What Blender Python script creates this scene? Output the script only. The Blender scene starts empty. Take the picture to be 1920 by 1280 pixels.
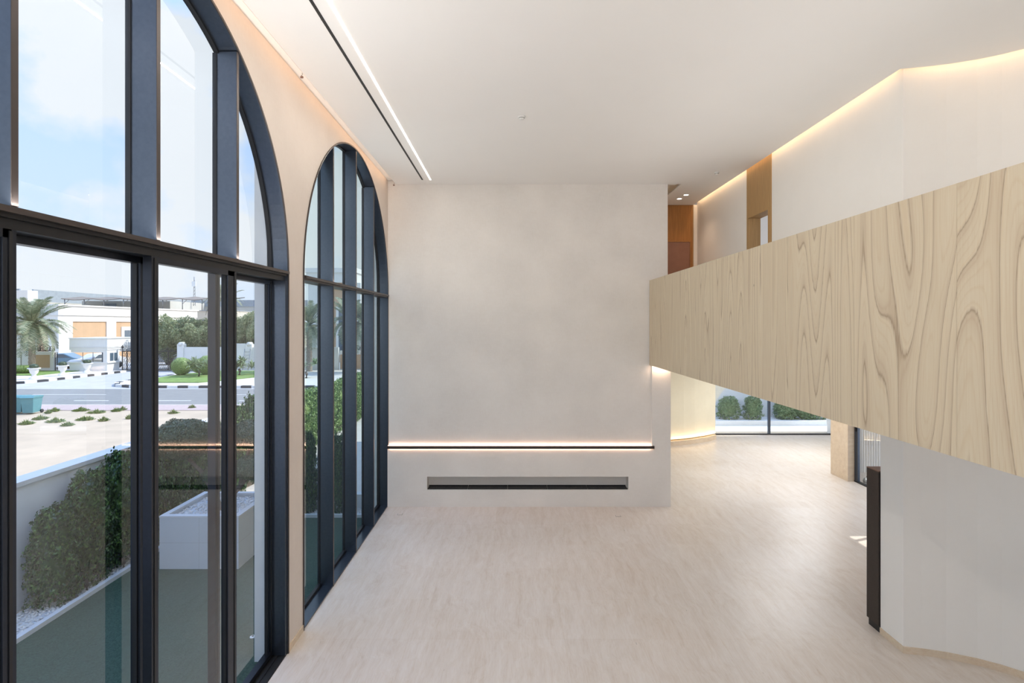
import bpy, bmesh, math, random
import numpy as np
from mathutils import Vector, Matrix

# ------------------------------------------------------------------ camera, sky, sun, exposure
scene = bpy.context.scene
COL = scene.collection
R = math.radians
random.seed(7)

EYE = 4.2                      # camera height above the ground floor
F = 1020.0                     # focal length in pixels of a 1920 wide frame
cam_data = bpy.data.cameras.new('camera')
cam_data.sensor_width = 36.0
cam_data.lens = 36.0 * F / 1920.0
cam_data.shift_y = -33.0 / 1920.0
cam_data.clip_start = 0.05
cam_data.clip_end = 1500
cam = bpy.data.objects.new('camera', cam_data)
cam.location = (0, 0, EYE)
cam.rotation_euler = (R(90), 0, 0)
COL.objects.link(cam)
scene.camera = cam

scene.view_settings.view_transform = 'Standard'
scene.view_settings.look = 'None'
scene.view_settings.gamma = 1
scene.view_settings.use_curve_mapping = False
scene.view_settings.exposure = 0.37

SUN_E = 3.7
SKY_E = 1.05
COVE = 1.0

world = bpy.data.worlds.new('sky')
scene.world = world
world.use_nodes = True
wn = world.node_tree.nodes
wl = world.node_tree.links
for n in list(wn):
    wn.remove(n)
w_out = wn.new('ShaderNodeOutputWorld')
w_bg = wn.new('ShaderNodeBackground')
w_bg.inputs['Strength'].default_value = SKY_E
w_tc = wn.new('ShaderNodeTexCoord')
w_sep = wn.new('ShaderNodeSeparateXYZ')
wl.new(w_tc.outputs['Generated'], w_sep.inputs[0])
w_ramp = wn.new('ShaderNodeValToRGB')
e = w_ramp.color_ramp.elements
e[0].position = 0.0; e[0].color = (0.60, 0.68, 0.80, 1)
e[1].position = 0.75; e[1].color = (0.64, 1.04, 1.95, 1)
x = e.new(0.12); x.color = (0.56, 0.69, 0.88, 1)
x = e.new(0.35); x.color = (0.42, 0.60, 0.92, 1)
wl.new(w_sep.outputs['Z'], w_ramp.inputs['Fac'])
w_map = wn.new('ShaderNodeMapping')
w_map.inputs['Scale'].default_value = (2.1, 2.1, 2.6)
w_map.inputs['Location'].default_value = (0.35, 0.2, 0.15)
wl.new(w_tc.outputs['Generated'], w_map.inputs['Vector'])
w_noise = wn.new('ShaderNodeTexNoise')
w_noise.inputs['Scale'].default_value = 2.2
w_noise.inputs['Detail'].default_value = 9
w_noise.inputs['Roughness'].default_value = 0.52
wl.new(w_map.outputs[0], w_noise.inputs['Vector'])
w_cr = wn.new('ShaderNodeValToRGB')
e = w_cr.color_ramp.elements
e[0].position = 0.38; e[0].color = (0, 0, 0, 1)
e[1].position = 0.49; e[1].color = (1, 1, 1, 1)
wl.new(w_noise.outputs['Fac'], w_cr.inputs['Fac'])
w_mix = wn.new('ShaderNodeMix')
w_mix.data_type = 'RGBA'
w_zf = wn.new('ShaderNodeMapRange')
w_zf.inputs[1].default_value = 0.52; w_zf.inputs[2].default_value = 0.72
w_zf.inputs[3].default_value = 1.0; w_zf.inputs[4].default_value = 0.15
wl.new(w_sep.outputs['Z'], w_zf.inputs[0])
w_mu = wn.new('ShaderNodeMath'); w_mu.operation = 'MULTIPLY'
wl.new(w_cr.outputs[0], w_mu.inputs[0]); wl.new(w_zf.outputs[0], w_mu.inputs[1])
wl.new(w_mu.outputs[0], w_mix.inputs[0])
wl.new(w_ramp.outputs[0], w_mix.inputs[6])
w_mix.inputs[7].default_value = (0.70, 0.735, 0.785, 1)
wl.new(w_mix.outputs[2], w_bg.inputs['Color'])
wl.new(w_bg.outputs[0], w_out.inputs[0])

SUN_EL = R(45)
SUN_AZ = R(22)                 # from +X towards +Y
to_sun = Vector((math.cos(SUN_AZ) * math.cos(SUN_EL), math.sin(SUN_AZ) * math.cos(SUN_EL), math.sin(SUN_EL)))
sd = bpy.data.lights.new('sun', 'SUN')
sd.energy = SUN_E
sd.color = (1.0, 0.95, 0.88)
sd.angle = R(0.6)
sun = bpy.data.objects.new('sun', sd)
sun.rotation_euler = to_sun.to_track_quat('Z', 'Y').to_euler()
sun.location = (30, 10, 40)
COL.objects.link(sun)

WARM = (1.0, 0.70, 0.48)


def area_light(name, loc, size_x, size_y, power, direction, color=WARM, along=None):
    """A strip lamp: size_x runs along `along`, it shines towards `direction`."""
    ld = bpy.data.lights.new(name, 'AREA')
    ld.shape = 'RECTANGLE'
    ld.size = size_x
    ld.size_y = size_y
    ld.energy = power
    ld.color = color
    o = bpy.data.objects.new(name, ld)
    z = -Vector(direction).normalized()
    xa = Vector(along).normalized()
    ya = z.cross(xa).normalized()
    xa = ya.cross(z)
    m = Matrix((xa, ya, z)).transposed().to_4x4()
    m.translation = Vector(loc)
    o.matrix_world = m
    COL.objects.link(o)
    return o


# ------------------------------------------------------------------ helpers
def at(px, py, Y):
    return Vector(((px - 960) / F * Y, Y, EYE - (py - 607) / F * Y))


class MB:
    """Collects boxes, bars and prisms; build() links them as ONE mesh object."""
    def __init__(s):
        s.v = []; s.f = []; s.mi = []; s.m = 0; s.sm = []

    def add(s, vs, fs, smooth=False):
        o = len(s.v)
        s.v.extend([tuple(q) for q in vs])
        for f in fs:
            s.f.append([o + i for i in f]); s.mi.append(s.m); s.sm.append(smooth)
        return s

    def box(s, x0, x1, y0, y1, z0, z1):
        vs = [(x, y, z) for z in (z0, z1) for y in (y0, y1) for x in (x0, x1)]
        return s.add(vs, [(0, 2, 3, 1), (4, 5, 7, 6), (0, 1, 5, 4), (2, 6, 7, 3), (0, 4, 6, 2), (1, 3, 7, 5)])

    def prism(s, poly, z0, z1, axis='z'):
        """Extrude a 2D polygon. axis z: poly is (x,y). axis x: poly is (y,z), z0..z1 run along x. axis y: poly is (x,z)."""
        n = len(poly)
        def P(a, b, t):
            return {'z': (a, b, t), 'x': (t, a, b), 'y': (a, t, b)}[axis]
        vs = [P(a, b, z0) for a, b in poly] + [P(a, b, z1) for a, b in poly]
        fs = [list(range(n))[::-1], [n + i for i in range(n)]]
        fs += [(i, (i + 1) % n, n + (i + 1) % n, n + i) for i in range(n)]
        return s.add(vs, fs)

    def tube(s, pts, r, n=8, smooth=True, caps=True):
        pts = [Vector(p) for p in pts]
        rs = r if isinstance(r, (list, tuple)) else [r] * len(pts)
        vs = []
        up = Vector((0, 0, 1))
        for i, p in enumerate(pts):
            d = (pts[min(i + 1, len(pts) - 1)] - pts[max(i - 1, 0)]).normalized()
            a = d.cross(up)
            if a.length < 0.05:
                a = d.cross(Vector((1, 0, 0)))
            a.normalize()
            b = d.cross(a).normalized()
            for k in range(n):
                t = 2 * math.pi * k / n
                vs.append(p + (a * math.cos(t) + b * math.sin(t)) * rs[i])
        fs = []
        for i in range(len(pts) - 1):
            for k in range(n):
                fs.append((i * n + k, i * n + (k + 1) % n, (i + 1) * n + (k + 1) % n, (i + 1) * n + k))
        if caps:
            fs.append(list(range(n))[::-1])
            fs.append([(len(pts) - 1) * n + k for k in range(n)])
        return s.add(vs, fs, smooth)

    def lathe(s, prof, c=(0, 0, 0), n=20, smooth=True):
        """prof: list of (radius, z)."""
        vs = []
        for r, z in prof:
            for k in range(n):
                t = 2 * math.pi * k / n
                vs.append((c[0] + r * math.cos(t), c[1] + r * math.sin(t), c[2] + z))
        fs = []
        for i in range(len(prof) - 1):
            for k in range(n):
                fs.append((i * n + k, i * n + (k + 1) % n, (i + 1) * n + (k + 1) % n, (i + 1) * n + k))
        fs.append(list(range(n))[::-1])
        fs.append([(len(prof) - 1) * n + k for k in range(n)])
        return s.add(vs, fs, smooth)

    def ring(s, c, rad, r, u, v, n=16, k=5, a0=0.0, a1=2 * math.pi):
        c = Vector(c); u = Vector(u); v = Vector(v)
        pts = [c + (u * math.cos(a0 + (a1 - a0) * i / n) + v * math.sin(a0 + (a1 - a0) * i / n)) * rad for i in range(n + 1)]
        return s.tube(pts, r, k, caps=False)

    def build(s, name, mats, parent=None, loc=None, recalc=True, bevel=0):
        me = bpy.data.meshes.new(name)
        me.from_pydata(s.v, [], s.f)
        if not isinstance(mats, (list, tuple)):
            mats = [mats]
        for m in mats:
            me.materials.append(m)
        me.polygons.foreach_set('material_index', s.mi)
        me.polygons.foreach_set('use_smooth', s.sm)
        if recalc:
            bm = bmesh.new(); bm.from_mesh(me)
            bmesh.ops.recalc_face_normals(bm, faces=bm.faces)
            bm.to_mesh(me); bm.free()
        me.update()
        o = bpy.data.objects.new(name, me)
        COL.objects.link(o)
        if loc is not None:
            o.location = loc
        if parent is not None:
            o.parent = parent
        if bevel:
            b = o.modifiers.new('bevel', 'BEVEL'); b.width = bevel; b.segments = 2; b.limit_method = 'ANGLE'
        return o


def tag(o, label=None, cat=None, group=None, kind=None):
    if label: o['label'] = label
    if cat: o['category'] = cat
    if group: o['group'] = group
    if kind: o['kind'] = kind
    return o


def thing(name, label, cat, loc=(0, 0, 0), rz=0, group=None):
    o = bpy.data.objects.new(name, None)
    o.empty_display_size = 0.1
    o.location = loc
    o.rotation_euler = (0, 0, rz)
    COL.objects.link(o)
    return tag(o, label, cat, group)


def struct(name, mb, mats, **k):
    return tag(mb.build(name, mats, **k), kind='structure')


def copy_tree(o, parent=None):
    c = o.copy(); COL.objects.link(c); c.parent = parent
    for ch in list(o.children):
        copy_tree(ch, c)
    return c


def np_mesh(name, verts, faces, mats, smooth=False, mat_idx=None):
    """verts (n,3) and faces (m,3 or 4) numpy arrays."""
    me = bpy.data.meshes.new(name)
    n, m, k = len(verts), len(faces), faces.shape[1]
    me.vertices.add(n)
    me.vertices.foreach_set('co', np.asarray(verts, dtype=np.float32).ravel())
    me.loops.add(m * k)
    me.loops.foreach_set('vertex_index', np.asarray(faces, dtype=np.int32).ravel())
    me.polygons.add(m)
    me.polygons.foreach_set('loop_start', np.arange(0, m * k, k, dtype=np.int32))
    me.polygons.foreach_set('loop_total', np.full(m, k, dtype=np.int32))
    for q in (mats if isinstance(mats, (list, tuple)) else [mats]):
        me.materials.append(q)
    if smooth:
        me.polygons.foreach_set('use_smooth', np.ones(m, dtype=bool))
    me.update(calc_edges=True)
    me.validate()
    return me


def link_mesh(name, me, parent=None, loc=None):
    o = bpy.data.objects.new(name, me)
    COL.objects.link(o)
    if parent is not None: o.parent = parent
    if loc is not None: o.location = loc
    return o


# ------------------------------------------------------------------ materials
class NT:
    def __init__(s, name):
        s.mat = bpy.data.materials.new(name)
        s.mat.use_nodes = True
        s.n = s.mat.node_tree.nodes; s.l = s.mat.node_tree.links
        s.b = s.n['Principled BSDF']
        s.out = s.n['Material Output']

    def node(s, t, **kw):
        nd = s.n.new(t)
        for k, v in kw.items():
            setattr(nd, k, v)
        return nd

    def coords(s, scale=(1, 1, 1), loc=(0, 0, 0), rot=(0, 0, 0), src='Object'):
        tc = s.node('ShaderNodeTexCoord'); mp = s.node('ShaderNodeMapping')
        mp.inputs['Scale'].default_value = scale
        mp.inputs['Location'].default_value = loc
        mp.inputs['Rotation'].default_value = rot
        s.l.new(tc.outputs[src], mp.inputs['Vector'])
        return mp.outputs[0]

    def noise(s, vec, scale=5, detail=4, rough=0.5, dist=0.0):
        nd = s.node('ShaderNodeTexNoise')
        nd.inputs['Scale'].default_value = scale
        nd.inputs['Detail'].default_value = detail
        nd.inputs['Roughness'].default_value = rough
        nd.inputs['Distortion'].default_value = dist
        s.l.new(vec, nd.inputs['Vector'])
        return nd.outputs['Fac']

    def ramp(s, fac, stops):
        nd = s.node('ShaderNodeValToRGB')
        el = nd.color_ramp.elements
        el[0].position, el[0].color = stops[0][0], tuple(stops[0][1]) + (1,)
        el[1].position, el[1].color = stops[-1][0], tuple(stops[-1][1]) + (1,)
        for p, c in stops[1:-1]:
            q = el.new(p); q.color = tuple(c) + (1,)
        s.l.new(fac, nd.inputs['Fac'])
        return nd.outputs[0]

    def mix(s, fac, a, b, mode='MIX'):
        nd = s.node('ShaderNodeMix', data_type='RGBA', blend_type=mode)
        for sock, v in ((0, fac), (6, a), (7, b)):
            if isinstance(v, (int, float)):
                nd.inputs[sock].default_value = v
            elif isinstance(v, (tuple, list)):
                nd.inputs[sock].default_value = tuple(v) + (1,)
            else:
                s.l.new(v, nd.inputs[sock])
        return nd.outputs[2]

    def math(s, op, a, b=None, c=None):
        nd = s.node('ShaderNodeMath', operation=op)
        for i, v in enumerate((a, b, c)):
            if v is None: continue
            if isinstance(v, (int, float)): nd.inputs[i].default_value = v
            else: s.l.new(v, nd.inputs[i])
        return nd.outputs[0]

    def base(s, c):
        if isinstance(c, (tuple, list)): s.b.inputs['Base Color'].default_value = tuple(c) + (1,)
        else: s.l.new(c, s.b.inputs['Base Color'])

    def bump(s, h, strength=0.2, dist=0.01):
        nd = s.node('ShaderNodeBump')
        nd.inputs['Strength'].default_value = strength
        nd.inputs['Distance'].default_value = dist
        s.l.new(h, nd.inputs['Height'])
        s.l.new(nd.outputs[0], s.b.inputs['Normal'])

    def rough(s, v, metal=0.0, spec=0.5):
        s.b.inputs['Roughness'].default_value = v
        s.b.inputs['Metallic'].default_value = metal
        s.b.inputs['Specular IOR Level'].default_value = spec


def plain(name, color, rough=0.6, metal=0.0, var=0.06, scale=6.0, spec=0.5, bump=0.0, stretch=(1, 1, 1)):
    t = NT(name)
    v = t.coords(stretch)
    f = t.noise(v, scale, 4)
    lo = tuple(c * (1 - var) for c in color); hi = tuple(min(1, c * (1 + var)) for c in color)
    t.base(t.ramp(f, [(0.3, lo), (0.7, hi)]))
    t.rough(rough, metal, spec)
    if bump:
        t.bump(t.noise(v, scale * 12, 3), bump, 0.004)
    return t.mat


def plaster(name, color, weave=0.03, cloud=1.0):
    t = NT(name)
    a = t.noise(t.coords((1, 1, 0.15)), 90, 2)
    b = t.noise(t.coords((0.6, 0.6, 1.6)), 14, 3)
    c = t.noise(t.coords(), 1.1, 3)
    lo = tuple(q * (1 - 0.05 * cloud) for q in color); hi = tuple(min(1, q * (1 + 0.04 * cloud)) for q in color)
    col = t.ramp(c, [(0.3, lo), (0.7, hi)])
    col = t.mix(weave * 3, col, t.ramp(a, [(0.3, (0.35, 0.35, 0.35)), (0.7, (0.65, 0.65, 0.65))]), 'OVERLAY')
    col = t.mix(weave * 2, col, t.ramp(b, [(0.3, (0.35, 0.35, 0.35)), (0.7, (0.65, 0.65, 0.65))]), 'OVERLAY')
    t.base(col)
    t.rough(0.75, 0, 0.3)
    t.bump(a, 0.06, 0.002)
    return t.mat


M = {}
M['plaster'] = plaster('warm_plaster', (0.87, 0.83, 0.78))
M['plaster_left'] = plaster('blush_plaster', (0.73, 0.655, 0.59))
M['linen'] = plaster('linen_wall', (0.83, 0.79, 0.745), 0.06)
M['ceiling'] = plaster('ceiling_paint', (0.93, 0.915, 0.89), 0.01, 0.15)
M['upper'] = plaster('upper_wall', (0.90, 0.88, 0.84), 0.03, 0.4)
M['cream'] = plaster('cream_wall', (0.80, 0.75, 0.60))
M['stone_white'] = plain('pale_stone', (0.80, 0.80, 0.78), 0.7, var=0.03)
M['frame'] = plain('anodised_frame', (0.108, 0.130, 0.168), 0.30, 0.92, var=0.05, scale=30, spec=0.5)
M['leaf_frame'] = plain('black_leaf_frame', (0.040, 0.046, 0.060), 0.34, 0.85, var=0.05, scale=30)
M['frame_dark'] = plain('dark_gasket', (0.016, 0.017, 0.020), 0.45, 0.2, var=0.05)
M['frame_edge'] = plain('bronze_edge', (0.075, 0.062, 0.058), 0.4, 0.5, var=0.05)
M['track'] = plain('black_track', (0.012, 0.012, 0.012), 0.5, 0.1)
M['bronze'] = plain('dark_bronze', (0.055, 0.045, 0.040), 0.45, 0.6, var=0.08, scale=40)
M['bronze_top'] = plain('brown_top', (0.22, 0.12, 0.085), 0.5, 0.1)
M['plastic'] = plain('white_plastic', (0.82, 0.82, 0.80), 0.4, var=0.02)
M['brushed'] = plain('dark_brown_metal', (0.06, 0.05, 0.045), 0.5, 0.3)
M['black'] = plain('matt_black', (0.01, 0.01, 0.011), 0.5)
M['steel'] = plain('steel', (0.35, 0.36, 0.37), 0.3, 0.9)


def travertine(name, tint=(1, 1, 1), slabs=True, axis=1, gloss=0.28):
    t = NT(name)
    st = [6.0, 6.0, 6.0]; st[axis] = 0.75
    v = t.coords(tuple(st))
    warp = t.noise(t.coords((0.5, 0.5, 0.5)), 1.6, 3)
    add = t.node('ShaderNodeVectorMath', operation='MULTIPLY_ADD')
    cmb = t.node('ShaderNodeCombineXYZ')
    t.l.new(warp, cmb.inputs[0]); t.l.new(warp, cmb.inputs[1]); t.l.new(warp, cmb.inputs[2])
    t.l.new(cmb.outputs[0], add.inputs[0]); add.inputs[1].default_value = (3.0, 3.0, 3.0)
    t.l.new(v, add.inputs[2])
    f1 = t.noise(add.outputs[0], 1.6, 8, 0.62)
    f2 = t.noise(add.outputs[0], 9.0, 4, 0.6)
    f3 = t.noise(t.coords(), 0.8, 3)
    T = lambda c: tuple(min(1, a * b) for a, b in zip(c, tint))
    col = t.ramp(f1, [(0.25, T((0.655, 0.585, 0.515))), (0.45, T((0.715, 0.66, 0.60))), (0.60, T((0.75, 0.70, 0.645))), (0.8, T((0.79, 0.755, 0.71)))])
    col = t.mix(0.28, col, t.ramp(f2, [(0.32, (0.38, 0.35, 0.33)), (0.55, (0.54, 0.535, 0.53))]), 'OVERLAY')
    col = t.mix(0.3, col, t.ramp(f3, [(0.35, (0.42, 0.40, 0.38)), (0.65, (0.55, 0.55, 0.55))]), 'OVERLAY')
    f4 = t.noise(t.coords(tuple(38.0 if q > 1 else 2.4 for q in st)), 1.5, 4, 0.6)
    col = t.mix(0.30, col, t.ramp(f4, [(0.30, (0.37, 0.35, 0.33)), (0.62, (0.56, 0.555, 0.55))]), 'OVERLAY')
    # small dark pits drawn out along the bedding
    pit = t.noise(t.coords(tuple(q * 1.7 for q in st), loc=(3, 1, 2)), 4.0, 2, 0.5)
    pm = t.ramp(pit, [(0.20, (1, 1, 1)), (0.245, (0, 0, 0))])
    col = t.mix(pm, col, T((0.30, 0.25, 0.20)))
    if slabs:
        br = t.node('ShaderNodeTexBrick')
        br.offset = 0.0
        br.inputs['Scale'].default_value = 1.0
        br.inputs['Mortar Size'].default_value = 0.0022
        br.inputs['Mortar Smooth'].default_value = 0.6
        br.inputs['Brick Width'].default_value = 1.04
        br.inputs['Row Height'].default_value = 1.04
        br.inputs['Color1'].default_value = (0.47, 0.47, 0.47, 1)
        br.inputs['Color2'].default_value = (0.53, 0.53, 0.53, 1)
        br.inputs['Mortar'].default_value = (0.36, 0.34, 0.32, 1)
        t.l.new(t.coords(loc=(0.34, 0.03, 0)), br.inputs['Vector'])
        col = t.mix(0.9, col, br.outputs['Color'], 'OVERLAY')
    t.base(col)
    t.rough(gloss, 0, 0.45)
    t.bump(f2, 0.04, 0.002)
    return t.mat


M['floor'] = travertine('travertine_floor', (0.985, 0.97, 0.965), gloss=0.34)
M['travertine'] = travertine('travertine_column', (1.0, 0.90, 0.76), False, 0, 0.5)


def wood_veneer(name, seed, light, dark, line, contrast=1.0, k=11.0, fy=1.55, fz=0.33):
    """Rotary-cut veneer: contour lines of a smooth field drawn out along the height."""
    t = NT(name)
    v = t.coords((1, fy, fz), loc=(seed * 3.1, seed * 7.7, seed * 1.3))
    f = t.noise(v, 0.95, 0.7, 0.4, 0.12)
    fine = t.noise(t.coords((30, 30, 0.9), loc=(seed, 0, 0)), 3.2, 5, 0.65)
    jit = t.math('MULTIPLY_ADD', fine, 0.010, f)
    s = t.math('MULTIPLY', jit, k)
    fr = t.math('FRACT', s)
    band = t.ramp(fr, [(0.0, line), (0.02, tuple(a * .45 + b * .55 for a, b in zip(line, light))), (0.07, light), (0.70, tuple(a * .75 + b * .25 for a, b in zip(light, dark))), (0.955, dark), (1.0, line)])
    s2 = t.math('FRACT', t.math('MULTIPLY', jit, k * 4.1))
    band2 = t.ramp(s2, [(0.0, (0.44, 0.43, 0.42)), (0.18, (0.52, 0.52, 0.52)), (0.8, (0.52, 0.52, 0.52)), (1.0, (0.46, 0.45, 0.44))])
    col = t.mix(0.7 * contrast, band, band2, 'OVERLAY')
    col = t.mix(0.5, col, t.ramp(fine, [(0.3, (0.42, 0.41, 0.40)), (0.62, (0.54, 0.54, 0.54))]), 'OVERLAY')
    kn = t.noise(t.coords((7, 7, 3.2), loc=(seed * 2, 5, seed)), 2.0, 1, 0.4)
    col = t.mix(t.ramp(kn, [(0.14, (1, 1, 1)), (0.165, (0, 0, 0))]), col, tuple(c * 0.45 for c in line))
    t.base(col)
    t.rough(0.55, 0, 0.35)
    t.bump(fine, 0.05, 0.002)
    return t.mat


def oak(name, base=(0.46, 0.29, 0.13)):
    t = NT(name)
    f = t.noise(t.coords((26, 26, 0.8)), 2.6, 6, 0.6, 0.3)
    t.base(t.ramp(f, [(0.3, tuple(c * 0.80 for c in base)), (0.7, tuple(c * 1.16 for c in base))]))
    t.rough(0.5, 0, 0.35)
    return t.mat


M['oak'] = oak('oak_panel')
M['oak_dark'] = oak('oak_dark', (0.42, 0.19, 0.055))
M['door_brown'] = plain('brown_door', (0.27, 0.13, 0.085), 0.45)


def glass(name, tint, refl=1.35):
    t = NT(name)
    t.n.remove(t.b)
    lw = t.node('ShaderNodeLayerWeight')
    lw.inputs['Blend'].default_value = 0.5
    p = t.math('POWER', lw.outputs['Facing'], 4.2)
    f = t.math('MULTIPLY_ADD', p, 0.92, 0.045)
    f = t.math('MINIMUM', t.math('MULTIPLY', f, refl), 1.0)
    tr = t.node('ShaderNodeBsdfTransparent'); tr.inputs[0].default_value = tuple(tint) + (1,)
    gl = t.node('ShaderNodeBsdfGlossy'); gl.inputs['Roughness'].default_value = 0.0
    gl.inputs['Color'].default_value = (0.95, 0.97, 0.98, 1)
    mx = t.node('ShaderNodeMixShader')
    t.l.new(f, mx.inputs[0]); t.l.new(tr.outputs[0], mx.inputs[1]); t.l.new(gl.outputs[0], mx.inputs[2])
    t.l.new(mx.outputs[0], t.out.inputs[0])
    return t.mat


M['glass'] = glass('clear_glass', (0.95, 0.98, 0.985))
M['glass_green'] = glass('tinted_glass', (0.82, 0.93, 0.90), 1.3)
M['glass_far'] = plain('distant_window_glass', (0.10, 0.14, 0.18), 0.12, 0.0, spec=0.9)


def emis(name, color, strength):
    t = NT(name)
    t.b.inputs['Base Color'].default_value = (0.8, 0.8, 0.8, 1)
    t.b.inputs['Emission Color'].default_value = tuple(color) + (1,)
    t.b.inputs['Emission Strength'].default_value = strength
    return t.mat


M['led'] = emis('led_strip', (1.0, 0.90, 0.78), 6.5)
M['led_warm'] = emis('warm_led_strip', (1.0, 0.58, 0.38), 2.6)


def leafy(name, c0, c1, c2, rough=0.45, trans=0.15):
    t = NT(name)
    g = t.node('ShaderNodeNewGeometry')
    col = t.ramp(g.outputs['Random Per Island'], [(0.0, c0), (0.5, c1), (1.0, c2)])
    t.base(col)
    t.rough(rough, 0, 0.5)
    t.n.remove(t.out) if False else None
    tl = t.node('ShaderNodeBsdfTranslucent'); t.l.new(col, tl.inputs[0])
    mx = t.node('ShaderNodeMixShader'); mx.inputs[0].default_value = trans
    t.l.new(t.b.outputs[0], mx.inputs[1]); t.l.new(tl.outputs[0], mx.inputs[2])
    t.l.new(mx.outputs[0], t.out.inputs[0])
    return t.mat


M['ficus'] = leafy('glossy_green_leaves', (0.022, 0.050, 0.020), (0.045, 0.10, 0.032), (0.13, 0.25, 0.06), 0.28)
M['topiary'] = leafy('grey_green_leaves', (0.06, 0.095, 0.06), (0.09, 0.135, 0.08), (0.16, 0.21, 0.12), 0.4)
M['hedge_sun'] = leafy('hedge_leaves', (0.10, 0.17, 0.04), (0.21, 0.33, 0.08), (0.42, 0.52, 0.19), 0.4, 0.2)
M['rear_leaves'] = leafy('hazed_green_leaves', (0.15, 0.23, 0.10), (0.22, 0.32, 0.14), (0.34, 0.44, 0.22), 0.5, 0.2)  # lightened to stand in for haze and reflection on the far glass
M['tree_far'] = leafy('tree_leaves', (0.17, 0.22, 0.10), (0.31, 0.37, 0.19), (0.50, 0.52, 0.30), 0.6, 0.4)
M['palm'] = leafy('palm_leaves', (0.16, 0.20, 0.11), (0.25, 0.30, 0.18), (0.42, 0.42, 0.28), 0.55, 0.2)
M['cycad'] = leafy('cycad_leaves', (0.16, 0.22, 0.10), (0.25, 0.32, 0.16), (0.36, 0.42, 0.24), 0.5, 0.2)
M['weed'] = leafy('weed_leaves', (0.16, 0.22, 0.07), (0.24, 0.30, 0.10), (0.34, 0.36, 0.18), 0.6, 0.2)
M['bark'] = plain('bark', (0.16, 0.13, 0.11), 0.9, var=0.3, scale=30, bump=0.5)
M['palm_bark'] = plain('palm_bark', (0.34, 0.28, 0.23), 0.95, var=0.3, scale=14, bump=0.5)
# ------------------------------------------------------------------ the room's shell
XL = -2.861          # inner face of the left wall
XO = -3.26           # its outer face
YB = 12.53           # face of the far living room wall
ZC = 7.417           # ceiling
Z0 = 4.85            # spring line of the window arches
RAD = 2.545
CEN = [4.40, 9.99]   # window centres along the left wall
CEN3 = -1.19         # the bay behind the camera
XB = 3.156           # balustrade face
YN = -4.0            # room continues behind the camera
ZU = 4.13            # upper floor level
ZS = 3.25            # ceiling under the upper floor
ZTOP = 8.3
G = -0.08            # outside ground


def arch_z(y, c, r=RAD):
    d = r * r - (y - c) ** 2
    return Z0 + math.sqrt(max(d, 0))


def arched_wall(x_in, x_out, y0, y1, z1, cens, rad, mats, name, z0=-0.15, zsill=-0.012):
    """A wall in the YZ plane, solid between x_in and x_out, with arched openings that reach the floor."""
    mb = MB()
    ys = []
    edges = sorted([(c - rad, c + rad, c) for c in cens])
    cur = y0
    N = 56
    for a, b, c in edges:
        mb.box(x_out, x_in, cur, a, z0, z1)
        pts = [c - rad * math.cos(math.pi * i / N) for i in range(N + 1)]
        for i in range(N):
            p, q = pts[i], pts[i + 1]
            zp, zq = arch_z(p, c, rad), arch_z(q, c, rad)
            vs = [(x_in, p, zp), (x_in, q, zq), (x_in, q, z1), (x_in, p, z1), (x_out, p, zp), (x_out, q, zq), (x_out, q, z1), (x_out, p, z1)]
            mb.add(vs, [(0, 1, 2, 3), (5, 4, 7, 6), (0, 4, 5, 1), (3, 2, 6, 7)])
        mb.box(x_out, x_in, a, b, z0, zsill)
        cur = b
    mb.box(x_out, x_in, cur, y1, z0, z1)
    return struct(name, mb, mats, recalc=False)


arched_wall(XL, XL - 0.24, YN, 12.95, ZTOP, [CEN3] + CEN, RAD, M['plaster_left'], 'wall_left')
ow = MB()
cur = YN
for c_ in [CEN3] + CEN:        # square-headed stone openings outside the arches
    a_, b_ = c_ - RAD + 0.06, c_ + RAD - 0.06
    ow.box(XO, XL - 0.241, cur, a_, -0.15, ZTOP + 0.2)
    ow.box(XO, XL - 0.241, a_, b_, 7.6, ZTOP + 0.2)
    ow.box(XO, XL - 0.241, a_, b_, -0.15, G - 0.01)
    cur = b_
ow.box(XO, XL - 0.241, cur, 12.95, -0.15, ZTOP + 0.2)
struct('wall_left_outside', ow, M['stone_white'])

# floor
fl = MB(); fl.box(XL, 13.5, YN, 20.9, -0.15, 0)
struct('floor', fl, M['floor'])
# under the left wall's window reveals
# ceiling with coves
cl = MB()
gapL = -2.68
yn2 = 6.86
CURVE = [(5.0, 6.95), (5.2, 6.905), (5.45, 6.83), (5.73, 6.70), (5.92, 6.57), (6.10, 6.40), (6.27, 6.20), (6.42, 5.96), (6.55, 5.66), (6.66, 5.3), (6.75, 4.8), (6.8, 4.2), (6.8, YN)]


def offset_poly(poly, d):
    out = []
    for i, p in enumerate(poly):
        a = Vector(poly[max(i - 1, 0)]); b = Vector(poly[min(i + 1, len(poly) - 1)])
        t = (b - a).normalized()
        nrm = Vector((-t.y, t.x))        # left of travel
        out.append((p[0] + nrm.x * d, p[1] + nrm.y * d))
    return out


edge = [(x_, y_) for x_, y_ in offset_poly(CURVE, -0.10)]
edge[0] = (4.90, 6.87)
main = [(gapL, YN), (gapL, YB + 0.02), (3.60, YB + 0.02), (3.60, 12.60), (3.79, 12.60), (3.79, YB), (3.90, YB), (3.90, 14.74), (4.90, 14.74)] + edge
LIP = 0.03
cl.prism(main, ZC, ZC + LIP)
# raised top over everything
cl.box(XL, 9.6, YN, 15.2, 7.62, ZTOP)
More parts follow.
